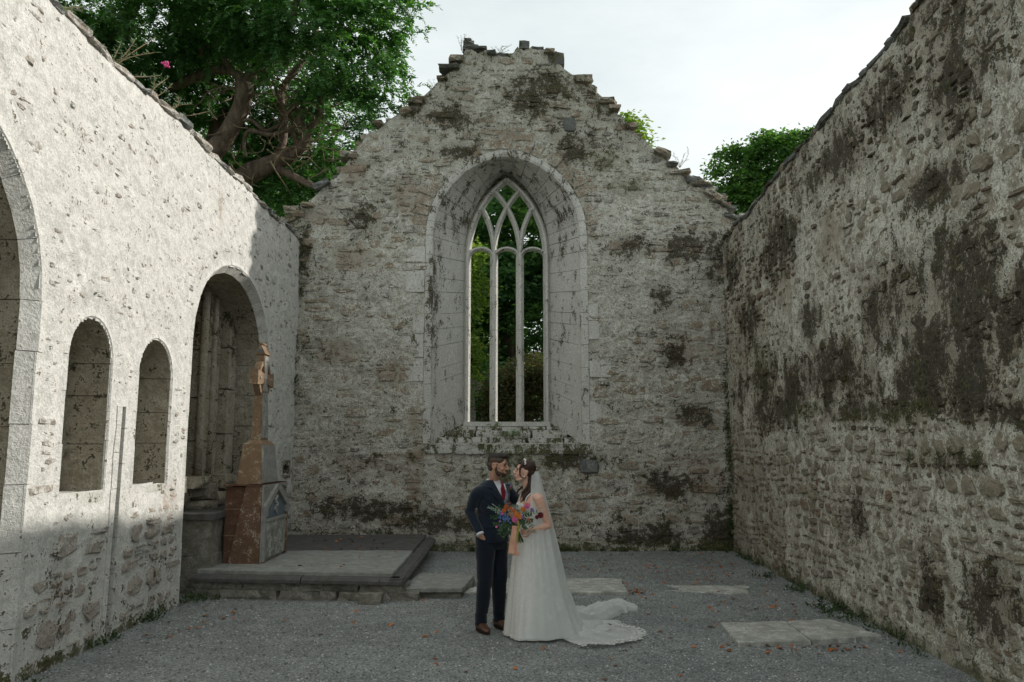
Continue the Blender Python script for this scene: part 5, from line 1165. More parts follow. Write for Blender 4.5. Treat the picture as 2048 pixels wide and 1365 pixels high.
M_skin = simple_mat('skin', (.50, .285, .20), (.46, .25, .17), 25, .5, sub=.12); M_skinf = simple_mat('fair_skin', (.62, .38, .29), (.58, .34, .25), 25, .5, sub=.12)
M_navy = simple_mat('navy_wool', (.006, .012, .022), (.010, .018, .032), 300, .85, bump=.15, sheen=.25, spec=.15)
M_navyt = simple_mat('navy_trouser_wool', (.005, .008, .015), (.008, .012, .020), 300, .85, bump=.15, sheen=.2, spec=.15)
M_shirt = simple_mat('white_shirt', (.70, .70, .73), (.66, .66, .70), 100, .7); M_vest = simple_mat('grey_waistcoat', (.27, .31, .36), (.23, .27, .32), 200, .8)
M_tie = simple_mat('burgundy_tie', (.20, .008, .025), (.15, .006, .02), 200, .5); M_hair = simple_mat('black_hair', (.018, .014, .012), (.035, .028, .024), 120, .55, bump=.8); M_beard = simple_mat('dark_beard', (.045, .028, .020), (.085, .052, .038), 220, .8, bump=.6)
M_fade = simple_mat('short_cropped_hair', (.10, .065, .048), (.06, .042, .034), 260, .8, bump=.4)
M_bhair = simple_mat('dark_brown_hair', (.022, .010, .007), (.055, .024, .016), 90, .45, bump=.8); M_eye = simple_mat('eye', (.05, .035, .03), (.10, .08, .07), 50, .2)
M_lip = simple_mat('lips', (.40, .14, .12), None, 20, .45); M_lipf = simple_mat('pink_lips', (.50, .13, .14), None, 20, .4); M_shoe = simple_mat('brown_leather', (.060, .024, .014), (.095, .042, .024), 30, .42, bump=.1, spec=.5); M_sole = simple_mat('dark_sole', (.02, .014, .01), None, 20, .7)

# ---------------------------------------------------------------- groom
G = thing('person', 'man in navy three-piece suit and burgundy tie, one hand in his pocket, facing the bride', 'person', (-.24, 8.33, 0))
gf = np.array([.70, -.714, 0]); gr = np.array([-.714, -.70, 0])            # chest forward, his right-hand side
up = np.array([0, 0, 1.])
sh = S(992, 985, 8.33); ctr = np.array([-.200, 8.33, 0])
RS = np.array([-.348, 8.205, 1.372]); LS = np.array([-.065, 8.46, 1.385]); RE = np.array([-.432, 8.25, 1.185]); RW = np.array([-.318, 8.165, .962])
LE = np.array([.10, 8.52, 1.22]); LW = np.array([.24, 8.36, 1.13])
RH = np.array([-.265, 8.27, .92]); LH = np.array([-.145, 8.39, .92]); RK = np.array([-.272, 8.225, .50]); LK = np.array([-.130, 8.36, .50]); RA = np.array([-.315, 8.30, .10]); LA = np.array([-.135, 8.47, .10])
hc = S(995.5, 931, 8.26); hf, hs, hu = frame((.95, -.30, -.10))
mb = MB(); head_parts(mb, hc, hf, hs, hu, .98, True)
def T_(mb, P, r, k=14, sub=4, **kw): V, F = tube(P, r, k, sub, **kw); mb.add(V, F)
nb = np.array([-.195, 8.345, 1.44])
T_(mb, [nb-(0, 0, .08), nb, hc+hf*-.022+hu*-.080, hc+hf*-.026], [.085, .055, .047, .048], 16)
mb.add(*loft([ringE(ctr+(0, 0, z), gr, a, gf, b) for z, a, b in ((.85, .13, .10), (.95, .15, .11), (1.10, .13, .10), (1.25, .155, .11), (1.38, .165, .10), (1.44, .10, .07))]))
for a_, b_, c_, q in ((RS, RE, RW, 0), (LS, LE, LW, 1)): T_(mb, [a_, (a_+b_)/2, b_, (b_+c_)/2, c_], [.052, .048, .040, .036, .027])
for a_, b_, c_ in ((RH, RK, RA), (LH, LK, LA)): T_(mb, [a_, (a_+b_)/2, b_, (b_+c_)/2, c_, c_-(0, 0, .06)], [.08, .07, .05, .048, .035, .035])
hand(mb, RW, (.38, .38, -.82), (.55, .75, .0), .98, .35, -1); hand(mb, LW, (.9, -.35, -.1), (-.2, -.9, .2), .98, .5, 1)
body, BV, BF = remesh(mb, 'body', M_skin, G, .006, 2, .5, loc=(-.2, 8.33, 1.0)); bt = bvh(BV, BF)
head_details(G, hc, hf, hs, hu, .98, bt, M_hair, M_lip)
# jacket
mb = MB()
rings = []
for z, rl, rd, cx_, ti in ((.872, .180, .132, 0, 0), (.96, .178, .134, 0, 0), (1.06, .162, .124, 0, 0), (1.13, .158, .120, 0, 0), (1.22, .170, .126, 0, 0), (1.31, .183, .132, 0, 0), (1.38, .190, .126, -.004, 0), (1.425, .178, .108, -.006, 0), (1.462, .130, .082, -.008, 0), (1.485, .086, .066, -.01, 0)):
    rings.append(ringE(ctr+gf*cx_+(0, 0, z), gr, rl, gf, rd, 32, 2.35))
mb.add(*loft(rings))
T_(mb, [RS+(.05, .04, .015), RS+(-.008, -.005, -.015), RS*.5+RE*.5, RS*.12+RE*.88, RE, RE*.88+RW*.12, RE*.5+RW*.5, RW+(.0, 0, .012)], [.060, .062, .057, .053, .052, .051, .047, .042], 18)
T_(mb, [LS-(.05, .02, -.01), LS+(.012, .005, -.015), (LS+LE)/2, LE, (LE+LW)/2, LW-(.03, -.02, 0)], [.066, .070, .062, .056, .050, .044], 18)
def wr(V):
    n_ = (fbm(V[:, 0]*9, V[:, 1]*9, V[:, 2]*14, 3)-.5)*.020+(fbm(V[:, 0]*4, V[:, 1]*4, V[:, 2]*24+V[:, 0]*18, 2)-.5)*.012
    w_ = sstep(1.46, 1.30, V[:, 2]); d_ = V-np.array([ctr[0], ctr[1], 0]); d_[:, 2] = 0; d_ /= np.linalg.norm(d_, axis=1)[:, None]+1e-6; return V+d_*(n_*w_)[:, None]
jk, JV, JF = remesh(mb, 'jacket', M_navy, G, .008, 4, .5, loc=(-.2, 8.33, 1.2), disp=wr); jt = bvh(JV, JF)
# trousers and shoes
mb = MB()
mb.add(*loft([ringE(ctr+(0, 0, z), gr, a, gf, b, 28, 2.2) for z, a, b in ((.80, .155, .112), (.88, .165, .122), (.95, .160, .118), (1.02, .145, .11))]))
for sg, (a_, b_, c_) in ((1, (RH, RK, RA)), (-1, (LH, LK, LA))):
    T_(mb, [a_+(0, 0, -.0), a_*.72+b_*.28, a_*.35+b_*.65, b_, b_*.5+c_*.5, b_*.15+c_*.85, c_-(0, 0, .035)], [.102, .101, .090, .078, .071, .062, .063], 20)
def wt(V):
    n_ = (fbm(V[:, 0]*6, V[:, 1]*6, V[:, 2]*9, 3)-.5)*.018+.010*(fbm(V[:, 0]*3, V[:, 1]*3, V[:, 2]*32, 2)-.5)*(sstep(.32, .1, V[:, 2])+sstep(.4, .5, V[:, 2])*sstep(.62, .52, V[:, 2]))*1.6
    return V+np.stack([n_, -n_, n_*0], 1)
remesh(mb, 'trousers', M_navyt, G, .009, 4, .5, loc=(-.2, 8.33, .6), disp=wt)
for A_, dr in ((RA, (.42, -.90)), (LA, (.50, -.86))):
    d = np.array([dr[0], dr[1], 0]); d /= np.linalg.norm(d); s_ = np.array([-d[1], d[0], 0]); o_ = np.array([A_[0], A_[1], 0])-d*.045
    mb = MB(); V, F = loft([ringE(o_+d*q+(0, 0, z), s_, w_, up, h_, 14, 2.4) for q, z, w_, h_ in ((-.045, .045, .018, .028), (-.03, .052, .034, .042), (.03, .060, .038, .050), (.09, .054, .040, .042), (.14, .044, .046, .031), (.19, .036, .045, .024), (.225, .031, .030, .016), (.238, .028, .012, .010))]); mb.add(V, F)
    T_(mb, [o_+d*.035+(0, 0, .06), o_+d*.035+(0, 0, .125)], [.046, .048], 14, 1)
    sh_, _, _ = remesh(mb, 'shoe', M_shoe, G, .006, 2, .4)
    V, F = loft([np.stack([*(o_[:2, None]+d[:2, None]*a+s_[:2, None]*b), np.full(16, z)], 1) for z, g_s in ((.002, 1.0), (.017, 1.0)) for a, b in [(.093+np.cos(np.linspace(0, 2*math.pi, 16, endpoint=False))*.152, np.sin(np.linspace(0, 2*math.pi, 16, endpoint=False))*(.045+.006*np.cos(np.linspace(0, 2*math.pi, 16, endpoint=False))))]])
    mesh('sole', V, F, M_sole, sh_, loc=V.mean(0), smooth=False)
    for q in (.07, .09, .11): V, F = tube([o_+d*q-s_*.02+(0, 0, .099-(q-.07)*.5), o_+d*q+s_*.02+(0, 0, .099-(q-.07)*.5)], [.003, .003], 5, 1); mesh('lace', V, F, M_sole, sh_, loc=V.mean(0))
def X(px, py, Y=YP): p = at(px, py, Y); return (p[0], p[2])
C2 = lambda x, y: X(940+x*.0879, 895+y*.0879, 8.20)      # reads the enlarged crop of the two heads
shirt = [C2(*q) for q in ((468, 565), (560, 640), (690, 745), (745, 720), (790, 870), (860, 1080), (850, 1240), (770, 1230), (690, 1080), (560, 850), (440, 640))]
decal('shirt', shirt, jt, M_shirt, G, .0035, .003)
decal('waistcoat', [C2(*q) for q in ((690, 1080), (745, 1190), (790, 1180), (800, 960), (862, 1080), (870, 1240), (850, 1300), (800, 1330), (740, 1240))], jt, M_vest, G, .0065, .003)
collar = decal('collar', [C2(*q) for q in ((470, 560), (500, 545), (620, 640), (735, 755), (640, 850), (560, 760), (445, 640))], jt, M_shirt, G, .010, .004)
V, F = tube([nb+(.030, -.045, .005), nb+(-.01, -.06, .015), nb+(-.055, -.02, .03), nb+(-.055, .03, .035), nb+(0, .06, .03), nb+(.055, .02, .012), nb+(.045, -.03, .0)], [.014]*7, 8, 4, flat=(up, 1.9)); mesh('collar_band', V, F, M_shirt, G, loc=nb)
decal('tie', [C2(*q) for q in ((655, 770), (740, 745), (755, 800), (745, 860), (790, 1040), (775, 1190), (745, 1210), (700, 1130), (680, 960), (700, 860))], jt, M_tie, G, .013, .008)
for nm, pl in (('lapel', ((430, 640), (470, 690), (560, 850), (640, 1000), (720, 1150), (760, 1230), (700, 1330), (600, 1180), (480, 1040), (530, 960), (420, 930), (370, 760))), ('lapel', ((745, 720), (800, 760), (880, 860), (900, 980), (890, 1130), (860, 1290), (820, 1330), (862, 1080), (800, 880)))):
    decal(nm, [C2(*q) for q in pl], jt, M_navy, G, .009, .005)
decal('front_edge', [X(1007, 1012), X(1012, 1011), X(1013, 1040), X(1016, 1084), X(1012, 1086), X(1009, 1045)], jt, M_navy, G, .006, .004)
decal('pocket_flap', [X(968, 1048), X(988, 1052), X(988, 1058), X(968, 1054)], jt, M_navy, G, .006, .004)
for (px, py) in ((1009, 1016), (1011, 1032)):
    h_ = jt.ray_cast(Vector((X(px, py)[0], 6.5, X(px, py)[1])), Vector((0, 1, 0)))
    if h_[0]: V, F = ell(np.array(h_[0])+(0, -.004, 0), (.009, .004, .009), nu=10, nv=5); mesh('button', V, F, M_sole, G, loc=V.mean(0))
# cuff
V, F = tube([RW+(RE-RW)*.06, RW+(RE-RW)*-.035], [.040, .039], 16, 1); mesh('shirt_cuff', V, F, M_shirt, G, loc=RW)
# hair: short sides, fuller top
HM = np.stack([hf, hs, hu], 1)
def hshell(name, mat, T, c, M, k, sel, rr, lift, seed, vox=.005, parts=None, noise_=.006, fr=40):
    mb = MB()
    for p, r in rr: V, F = ell((0, 0, 0), np.array(r)*k, nu=22, nv=15); mb.add(V@M.T+c+M@(np.array(p)*k), F)
    for P, r in (parts or []): V, F = tube([c+M@(np.array(p)*k) for p in P], [q*k for q in r], 10, 4); mb.add(V, F)
    def dp(V): 
        n_ = (fbm(V[:, 0]*fr+seed, V[:, 1]*fr, V[:, 2]*fr*.7, 3)-.5)*noise_*2; d_ = unit(V-c); return V+d_*n_[:, None]
    return remesh(mb, name, mat, T, vox, 1, .5, disp=dp)
hshell('hair', M_hair, G, hc, HM, .98, None, [((-.022, 0, .074), (.090, .073, .056)), ((.030, 0, .098), (.060, .060, .038)), ((.062, 0, .098), (.036, .052, .026)), ((-.070, 0, .052), (.044, .062, .060)), ((-.068, 0, .01), (.048, .064, .055))], 0, 3, noise_=.005)
hshell('cropped_side_hair', M_fade, G, hc, HM, .98, None, [((-.018, 0, .048), (.092, .0815, .058)), ((.020, 0, .050), (.058, .0775, .050)), ((-.048, 0, .002), (.064, .0765, .058)), ((-.058, 0, -.035), (.042, .060, .038)), ((.010, 0, .010), (.026, .0765, .040))], 0, 5, noise_=.002)
hshell('beard', M_beard, G, hc, HM, .98, None, [((.066, 0, -.094), (.030, .035, .026)), ((.050, 0, -.082), (.045, .049, .029)), ((.024, 0, -.072), (.046, .0640, .036)), ((.094, 0, -.0505), (.013, .026, .0055)), ((.089, 0, -.086), (.013, .018, .010))], 0, 7, .004, [([(.004, sg*.0740, .012), (.004, sg*.0725, -.02), (.010, sg*.068, -.05), (.024, sg*.060, -.075), (.055, sg*.040, -.092)], [.009, .011, .016, .020, .022]) for sg in (-1, 1)], noise_=.0025, fr=70)
V, F = ell((0, 0, 0), (.021, .008, .034), nu=14, nv=9)
for sg in (-1, 1):
    EM = np.stack([hf, hs*sg, hu], 1); mb = MB()
    V, F = ell((0, 0, 0), (.018, .007, .031), nu=14, nv=9); mb.add(V@EM.T+hc+EM@np.array((-.012, .086, -.012)), F)
    V, F = tube([hc+EM@np.array(q) for q in ((-.004, .088, .006), (-.012, .094, .020), (-.026, .094, .010), (-.026, .092, -.012), (-.016, .088, -.036), (-.006, .084, -.040))], [.005, .006, .006, .006, .007, .004], 8, 4); mb.add(V, F)
    remesh(mb, 'ear', M_skin, G, .0035, 2, .5)

# ---------------------------------------------------------------- bride
Bd = thing('person', 'woman in white lace wedding dress with long veil, looking up at the groom', 'person', (.20, 8.15, 0))
bf = np.array([-.92, -.39, 0]); bl_ = np.array([.39, -.92, 0])             # forward, her left
kb = .93
bc = S(1049.5, 944, 8.14); hf, hs, hu = frame((-.97, -.12, .16), 0)
BM = np.stack([hf, hs, hu], 1)
bn = np.array([.165, 8.15, 1.40])
LSb = np.array([.262, 8.01, 1.315]); LEb = np.array([.355, 8.02, 1.055]); LWb = np.array([.185, 7.935, 1.020]); RSb = np.array([.13, 8.30, 1.33]); REb = np.array([.04, 8.42, 1.12]); RWb = np.array([-.13, 8.50, 1.10])
tc_ = np.array([.195, 8.155, 0])
mb = MB(); head_parts(mb, bc, hf, hs, hu, kb, False)
T_(mb, [bn-(-.01, 0, .07), bn, bc+hf*-.022*kb+hu*-.075*kb, bc+hf*-.03*kb], [.07, .050, .046, .045], 16)
mb.add(*loft([ringE(tc_+(dx, 0, z), bl_, a, bf, b, 28, 2.1) for z, a, b, dx in ((.88, .165, .125, .01), (.98, .145, .11, .01), (1.06, .120, .092, .012), (1.14, .126, .098, .006), (1.22, .138, .108, -.004), (1.29, .150, .100, .0), (1.345, .135, .078, .0), (1.375, .085, .055, -.008), (1.39, .05, .045, -.015))]))
for sg in (-1, 1): V, F = ell(tc_+bf*.085+bl_*sg*.062+(0, 0, 1.235), (.052, .052, .055), nu=16, nv=11); mb.add(V, F)
for a_, b_, c_ in ((LSb, LEb, LWb), (RSb, REb, RWb)): T_(mb, [a_-(a_-tc_)*np.array([.3, .3, 0]), a_, (a_+b_)/2, b_*.93+a_*.07, b_, b_*.93+c_*.07, (b_+c_)/2, c_], [.052, .050, .046, .040, .038, .039, .036, .025], 16)
hand(mb, LWb, (-.85, -.05, -.15), (-.1, .9, .1), .88, .95, 1, .03); hand(mb, RWb, (-1, -.05, .05), (0, -.9, 0), .86, .45, 1)
for sg in (-1, 1): T_(mb, [tc_+bl_*sg*.08+(0, 0, .90), tc_+bl_*sg*.08+(0, 0, .5), tc_+bl_*sg*.07+(0, 0, .08)], [.085, .055, .04])
bb, BBV, BBF = remesh(mb, 'body', M_skinf, Bd, .0055, 2, .5, loc=(.2, 8.15, 1.0)); bbt = bvh(BBV, BBF)
head_details(Bd, bc, hf, hs, hu, kb, bbt, M_bhair, M_lipf)
# dress materials: lace
def lace_mat(name, alpha_open, base=(.84, .835, .80), scale=38, mixt=.25, bumpy=.5):
    m, t, b = newmat(name); N = NT(t); tcn = t.nodes.new('ShaderNodeTexCoord'); P = tcn.outputs['Object']
    v = t.nodes.new('ShaderNodeTexVoronoi'); v.inputs['Scale'].default_value = scale; t.links.new(P, v.inputs['Vector']); n2 = N.noise(P, scale*.35, 4, .6); n3 = N.noise(P, scale*3.5, 3, .7)
    pat = N.sm(.25, .55, N.math('ADD', N.math('MULTIPLY', v.outputs['Distance'], .8), N.math('MULTIPLY', n2, .35)))
    c = N.mix(pat, base, tuple(x*.90 for x in base)); c = N.mix(N.math('MULTIPLY', N.sm(.45, .65, n3), .35), c, tuple(x*.87 for x in base))
    N.l(c, b.inputs['Base Color']); b.inputs['Roughness'].default_value = .75; b.inputs['Sheen Weight'].default_value = .15; b.inputs['Specular IOR Level'].default_value = .2
    bp = t.nodes.new('ShaderNodeBump'); bp.inputs['Strength'].default_value = bumpy; bp.inputs['Distance'].default_value = .008; N.l(N.math('ADD', N.math('MULTIPLY', v.outputs['Distance'], 1), n3), bp.inputs['Height']); N.l(bp.outputs[0], b.inputs['Normal'])
    out = [x for x in t.nodes if x.type == 'OUTPUT_MATERIAL'][0]
    tl = t.nodes.new('ShaderNodeBsdfTranslucent'); N.l(c, tl.inputs['Color']); ms = t.nodes.new('ShaderNodeMixShader'); ms.inputs[0].default_value = mixt; N.l(b.outputs[0], ms.inputs[1]); N.l(tl.outputs[0], ms.inputs[2])
    last = ms
    if alpha_open > 0:
        tp = t.nodes.new('ShaderNodeBsdfTransparent'); m2 = t.nodes.new('ShaderNodeMixShader'); N.l(N.math('MULTIPLY', N.math('ADD', N.math('MULTIPLY', n2, .5), .75), alpha_open, clamp=True), m2.inputs[0]); N.l(ms.outputs[0], m2.inputs[1]); N.l(tp.outputs[0], m2.inputs[2]); last = m2
    N.l(last.outputs[0], out.inputs['Surface']); return m
M_lace = lace_mat('ivory_lace', 0); M_tulle = lace_mat('tulle', .36, (.86, .88, .86), 14, .4, .05); M_tullet = lace_mat('tulle_train', .22, (.86, .865, .84), 22, .4, .2)
# bodice
mb = MB()
mb.add(*loft([ringE(tc_+(dx, 0, z), bl_, a, bf, b, 32, 2.1) for z, a, b, dx in ((1.00, .142, .112, .010), (1.06, .127, .100, .012), (1.14, .133, .106, .006), (1.205, .144, .114, -.003), (1.245, .150, .112, -.002))]))
for sg in (-1, 1): V, F = ell(tc_+bf*.088+bl_*sg*.060+(0, 0, 1.232), (.058, .057, .055), nu=16, nv=11); mb.add(V, F)
bo, _, _ = remesh(mb, 'bodice', M_lace, Bd, .006, 2, .4)
for sg, s0 in ((1, LSb), (-1, RSb)):
    f0 = tc_+bf*.108+bl_*sg*.072+(0, 0, 1.262); tp_ = tc_+bl_*sg*.098+(0, 0, 1.378); bk = tc_-bf*.082+bl_*sg*.075+(0, 0, 1.25)
    V, F = tube([f0, f0*.5+tp_*.5+bf*.030+(0, 0, .014), tp_+bf*.01+(0, 0, .004), tp_*.5+bk*.5-bf*.025+(0, 0, .012), bk], [.008, .007, .007, .007, .008], 8, 5); mesh('strap', V, F, M_lace, Bd, loc=V.mean(0))
# skirt with folds
def skirt_pt(a, t):
    """a angle, t 0 waist .. 1 hem"""
    z = 1.055*(1-t)+.012*t; r0 = .122; cx_ = .207+.0*t; cy_ = 8.155-.02*t
    rx = r0+(.100)*t**.75+.035*sstep(.0, .16, t); ry = .108+.19*t**.8+.03*sstep(0, .16, t)
    fold = (np.cos(a*7+1.5+1.2*np.sin(a*2))*.5+np.cos(a*13+t*1.5)*.28+np.cos(a*23+2)*.12)*.034*t**1.1
    rx = rx+fold; ry = ry+fold
    back = sstep(-.2, 1, np.cos(a))*.10*t**2.2                   # fuller at the back (+X)
    x = cx_+np.cos(a)*(rx+back)-.015*t; y = cy_+np.sin(a)*ry; zz = z+.012*np.cos(a*9)*sstep(.9, 1, t)*0
    return np.stack([x, y, np.broadcast_to(zz, x.shape)], -1)
na_, nt_ = 150, 60; aa = np.linspace(0, 2*math.pi, na_, endpoint=False); tt = np.linspace(0, 1, nt_); Aa, Tt = np.meshgrid(aa, tt, indexing='ij'); V = skirt_pt(Aa, Tt)
V[..., 2] += (fbm(Aa*2, Tt*3, 2.)-.5)*.01*Tt; 
sk = mesh('skirt', V.reshape(-1, 3), grid_faces(na_, nt_, True), M_lace, Bd, loc=(.2, 8.15, .5))
# hem lace: little scallops round the hem
b = MB()
for i in range(60):
    a = i*2*math.pi/60; p = skirt_pt(np.array(a), np.array(.992)); V, F = ell(p+(0, 0, .012), (.009, .009, .006), nu=8, nv=5); b.add(V, F)
b.build('hem_lace', M_lace, sk)['kind'] = 'stuff'
# train on the ground: fan from the back of the skirt
ns_, nw_ = 70, 64; s_ = np.linspace(0, 1, ns_); w_ = np.linspace(-1, 1, nw_); S_, W_ = np.meshgrid(s_, w_, indexing='ij')
ca = np.array([[.30, 8.12], [.62, 8.05], [1.0, 8.08], [1.30, 8.20]]); cx_ = np.interp(S_, [0, .35, .7, 1], ca[:, 0]); cy_ = np.interp(S_, [0, .35, .7, 1], ca[:, 1])
Rr_ = 1.0; ang = W_*1.05
ctrp = np.array([.40, 8.22])
rad = S_*(.80+.10*np.cos((W_+.2)*2.6)-.10*sstep(.5, 1, W_)); dirA = -.18+W_*.98
edge = 1+.018*np.sign(np.sin(W_*62))*np.abs(np.sin(W_*62))**.5*sstep(.95, 1, S_)
x_ = ctrp[0]-.10+rad*np.cos(dirA)*edge*1.13; y_ = ctrp[1]+rad*np.sin(dirA)*edge*.92
rip = (np.cos(W_*17+S_*2)*.5+np.cos(W_*31+1+S_*3)*.3)*.020*sstep(.05, .3, S_)*(1-.55*S_)+(fbm(x_*7, y_*9, 5.)-.5)*.055*(1-.7*S_)
z_ = .022+.20*(1-S_)**3.2+np.maximum(rip, -.015)+.012*sstep(.8, 1, S_)*vn(x_*30, y_*30)
train = mesh('train', np.stack([x_, y_, z_], -1).reshape(-1, 3), grid_faces(ns_, nw_), M_tullet, Bd, loc=(.9, 8.2, .05))
# lace border of the train
b = MB()
for i in range(190):
    q = -1+2*i/189; j = int((q+1)/2*(nw_-1)); 
    for kk in (0, 1, 2): p = np.array([x_[-1-kk*3, j], y_[-1-kk*3, j], z_[-1-kk*3, j]])+np.array([R.gauss(0, .008), R.gauss(0, .008), .006]); V, F = ell(p, (.012*R.uniform(.5, 1.1), .010*R.uniform(.5, 1.1), .0035), nu=8, nv=3); b.add(V, F)
b.build('lace_border', M_lace, train)['kind'] = 'stuff'
# hair
hshell('hair', M_bhair, Bd, bc, BM, kb, None, [((-.022, 0, .050), (.098, .084, .085)), ((-.058, 0, .005), (.066, .076, .075)), ((.038, 0, .085), (.045, .058, .030)), ((-.075, 0, -.06), (.040, .058, .06))], 0, 9, noise_=.004, fr=55,
 parts=[([(.03, sg*.055, .085), (.062, sg*.068, .045), (.064, sg*.078, -.005), (.050, sg*.080, -.050), (.020, sg*.078, -.066), (-.012, sg*.080, -.058)], [.016, .014, .010, .007, .006, .005]) for sg in (-1, 1)]+
 [([(-.07, sg*.03, -.06), (-.085, sg*.05, -.14), (-.07, sg*.06, -.20), (-.03, sg*.075, -.26), (-.045, sg*.08, -.31), (-.01, sg*.09, -.34)], [.04, .036, .030, .024, .017, .006]) for sg in (-1, 1)]+
 [([(-.08, 0, -.05), (-.10, 0, -.15), (-.10, 0, -.25), (-.09, .0, -.33)], [.05, .045, .036, .012]), ([(-.06, .06, -.12), (-.03, .075, -.18), (.0, .07, -.23), (-.02, .075, -.28), (.012, .08, -.33)], [.02, .017, .014, .010, .004]),
  ([(-.04, -.07, -.08), (-.02, -.085, -.15), (.03, -.09, -.22), (.035, -.08, -.27), (.055, -.07, -.28)], [.012, .012, .010, .008, .004])])
M_prl = simple_mat('ivory_beads', (.75, .66, .64), None, 20, .3); b = MB()
for i in range(26):
    q = i/25; a = (q-.5)*2.3; p = np.array([.020+.006*R.uniform(-1, 1), math.sin(a)*.088, .052+math.cos(a)*.088-.01]); V, F = ell(bc+BM@(p*kb*1.03), (.0075*R.uniform(.6, 1.2),)*3, nu=6, nv=4); b.add(V, F)
b.build('hair_vine', M_prl, Bd)['kind'] = 'stuff'
V, F = ell(bc+BM@(np.array([-.004, -.0, -.05])*kb)+hs*0+np.array([0, -.088*kb, 0]), (.005, .004, .008), nu=8, nv=5); mesh('earring', V, F, M_prl, Bd, loc=V.mean(0))
V, F = tube([bn+np.array([-.055*math.cos(a)-.012, -.062*math.sin(a), -.035-.030*max(0, math.cos(a))+.02*(1-abs(math.cos(a)))]) for a in np.linspace(-1.7, 1.7, 9)], [.0022]*9, 5, 3); mesh('necklace', V, F, M_prl, Bd, loc=V.mean(0))
# veil: from the back of the head down to the ground
nz_, nb_ = 70, 90; tv = np.linspace(0, 1, nz_); bv = np.linspace(-1, 1, nb_); Tv, Bv = np.meshgrid(tv, bv, indexing='ij')
zt = S(1078, 943, 8.15)[2]
zv = zt*(1-Tv)+.03*Tv
xr = np.interp(zv, [.03, .2, .5, .78, 1.0, 1.3, 1.5, zt], [.73, .64, .53, .465, .415, .345, .298, .272])
cxv = np.interp(zv, [.03, .5, 1.0, 1.4, zt], [.28, .27, .235, .215, .215]); rvx = xr-cxv
rvy = np.interp(zv, [.03, .5, 1.0, 1.4, zt], [.36, .30, .215, .12, .050])
an = Bv*1.85; fo = (np.cos(an*9+Tv*1.2)*.6+np.cos(an*17+1)*.4)*.016*sstep(.03, .5, Tv)
V = np.stack([cxv+(rvx+fo)*np.cos(an), 8.15+(rvy+fo)*np.sin(an), zv], -1)
veil = mesh('veil', V.reshape(-1, 3), grid_faces(nz_, nb_), M_tulle, Bd, loc=(.3, 8.15, .8))
# the veil's end lying in soft billows on the gravel
def billow(name, P, wd, ht, seed):
    P = np.array(P, float); C = catmull(P, 12); n = len(C); wv = np.interp(np.linspace(0, 1, n), np.linspace(0, 1, len(wd)), wd); hv = np.interp(np.linspace(0, 1, n), np.linspace(0, 1, len(ht)), ht)
    T2 = np.gradient(C, axis=0); T2 /= np.linalg.norm(T2, axis=1)[:, None]; N2 = np.stack([-T2[:, 1], T2[:, 0]], 1); q = np.linspace(-1, 1, 36); I, Q = np.meshgrid(np.arange(n), q, indexing='ij')
    wv = wv*(.75+.5*vn(np.arange(n)*.23+seed*3, 1.7)); x = C[I, 0]+N2[I, 0]*Q*wv[I]; y = C[I, 1]+N2[I, 1]*Q*wv[I]; z = .015+.015*vn(x*9, y*9)+hv[I]*np.sqrt(np.clip(1-Q*Q, 0, 1))*(.55+.9*fbm(x*6+seed, y*9, seed, 3))+.012*np.cos(Q*14+I*.12)*np.sqrt(np.clip(1-Q*Q, 0, 1))
    return mesh(name, np.stack([x, y, z], -1).reshape(-1, 3), grid_faces(n, 36), M_tulle, veil, loc=(C[:, 0].mean(), C[:, 1].mean(), .05))
billow('veil_end', [(.42, 8.25), (.66, 8.45), (.86, 8.80), (1.00, 9.15)], [.26, .28, .24, .05], [.22, .14, .10, .02], 2)
billow('veil_end', [(.80, 8.75), (1.02, 9.10), (1.22, 9.25), (1.40, 9.20)], [.16, .24, .17, .03], [.06, .10, .09, .03], 6)
billow('veil_end', [(.40, 8.15), (.62, 8.22), (.85, 8.40), (1.10, 8.62)], [.24, .26, .20, .05], [.10, .06, .04, .01], 9)

# ---------------------------------------------------------------- bouquet
BQ = S(1030, 1036, 7.93); bq = thing('bouquet', 'bouquet of pink, orange and blue flowers with greenery and peach ribbon in the bride\'s hand', 'bouquet', tuple(BQ))
def fmat(n, a, b_=None): return simple_mat(n, a, b_ or tuple(x*.7 for x in a), 60, .6, trans=.2)
MF = dict(pink=fmat('pink_dahlia', (.62, .10, .30), (.72, .22, .42)), orange=fmat('orange_petal', (.70, .28, .06), (.55, .15, .03)), red=fmat('dark_red_petal', (.09, .006, .014), (.16, .012, .02)), blue=fmat('blue_petal', (.09, .16, .40), (.16, .24, .50)), purple=fmat('purple_petal', (.16, .07, .30), (.34, .22, .50)), peach=fmat('peach_petal', (.75, .42, .25)), rust=fmat('rust_petal', (.42, .09, .03), (.55, .16, .04)), white=fmat('white_sprig', (.6, .62, .52)))
M_eu = simple_mat('eucalyptus_leaf', (.10, .17, .12), (.16, .24, .17), 30, .6, trans=.2); M_dl = simple_mat('dark_green_leaf', (.02, .055, .018), (.04, .09, .03), 30, .5, trans=.2); M_rib = simple_mat('peach_ribbon', (.60, .33, .22), (.52, .27, .18), 20, .6); M_am = simple_mat('chartreuse_tassel', (.30, .32, .06), (.42, .40, .10), 60, .8); M_stem = simple_mat('green_stem', (.05, .09, .03), (.08, .12, .05), 30, .6)
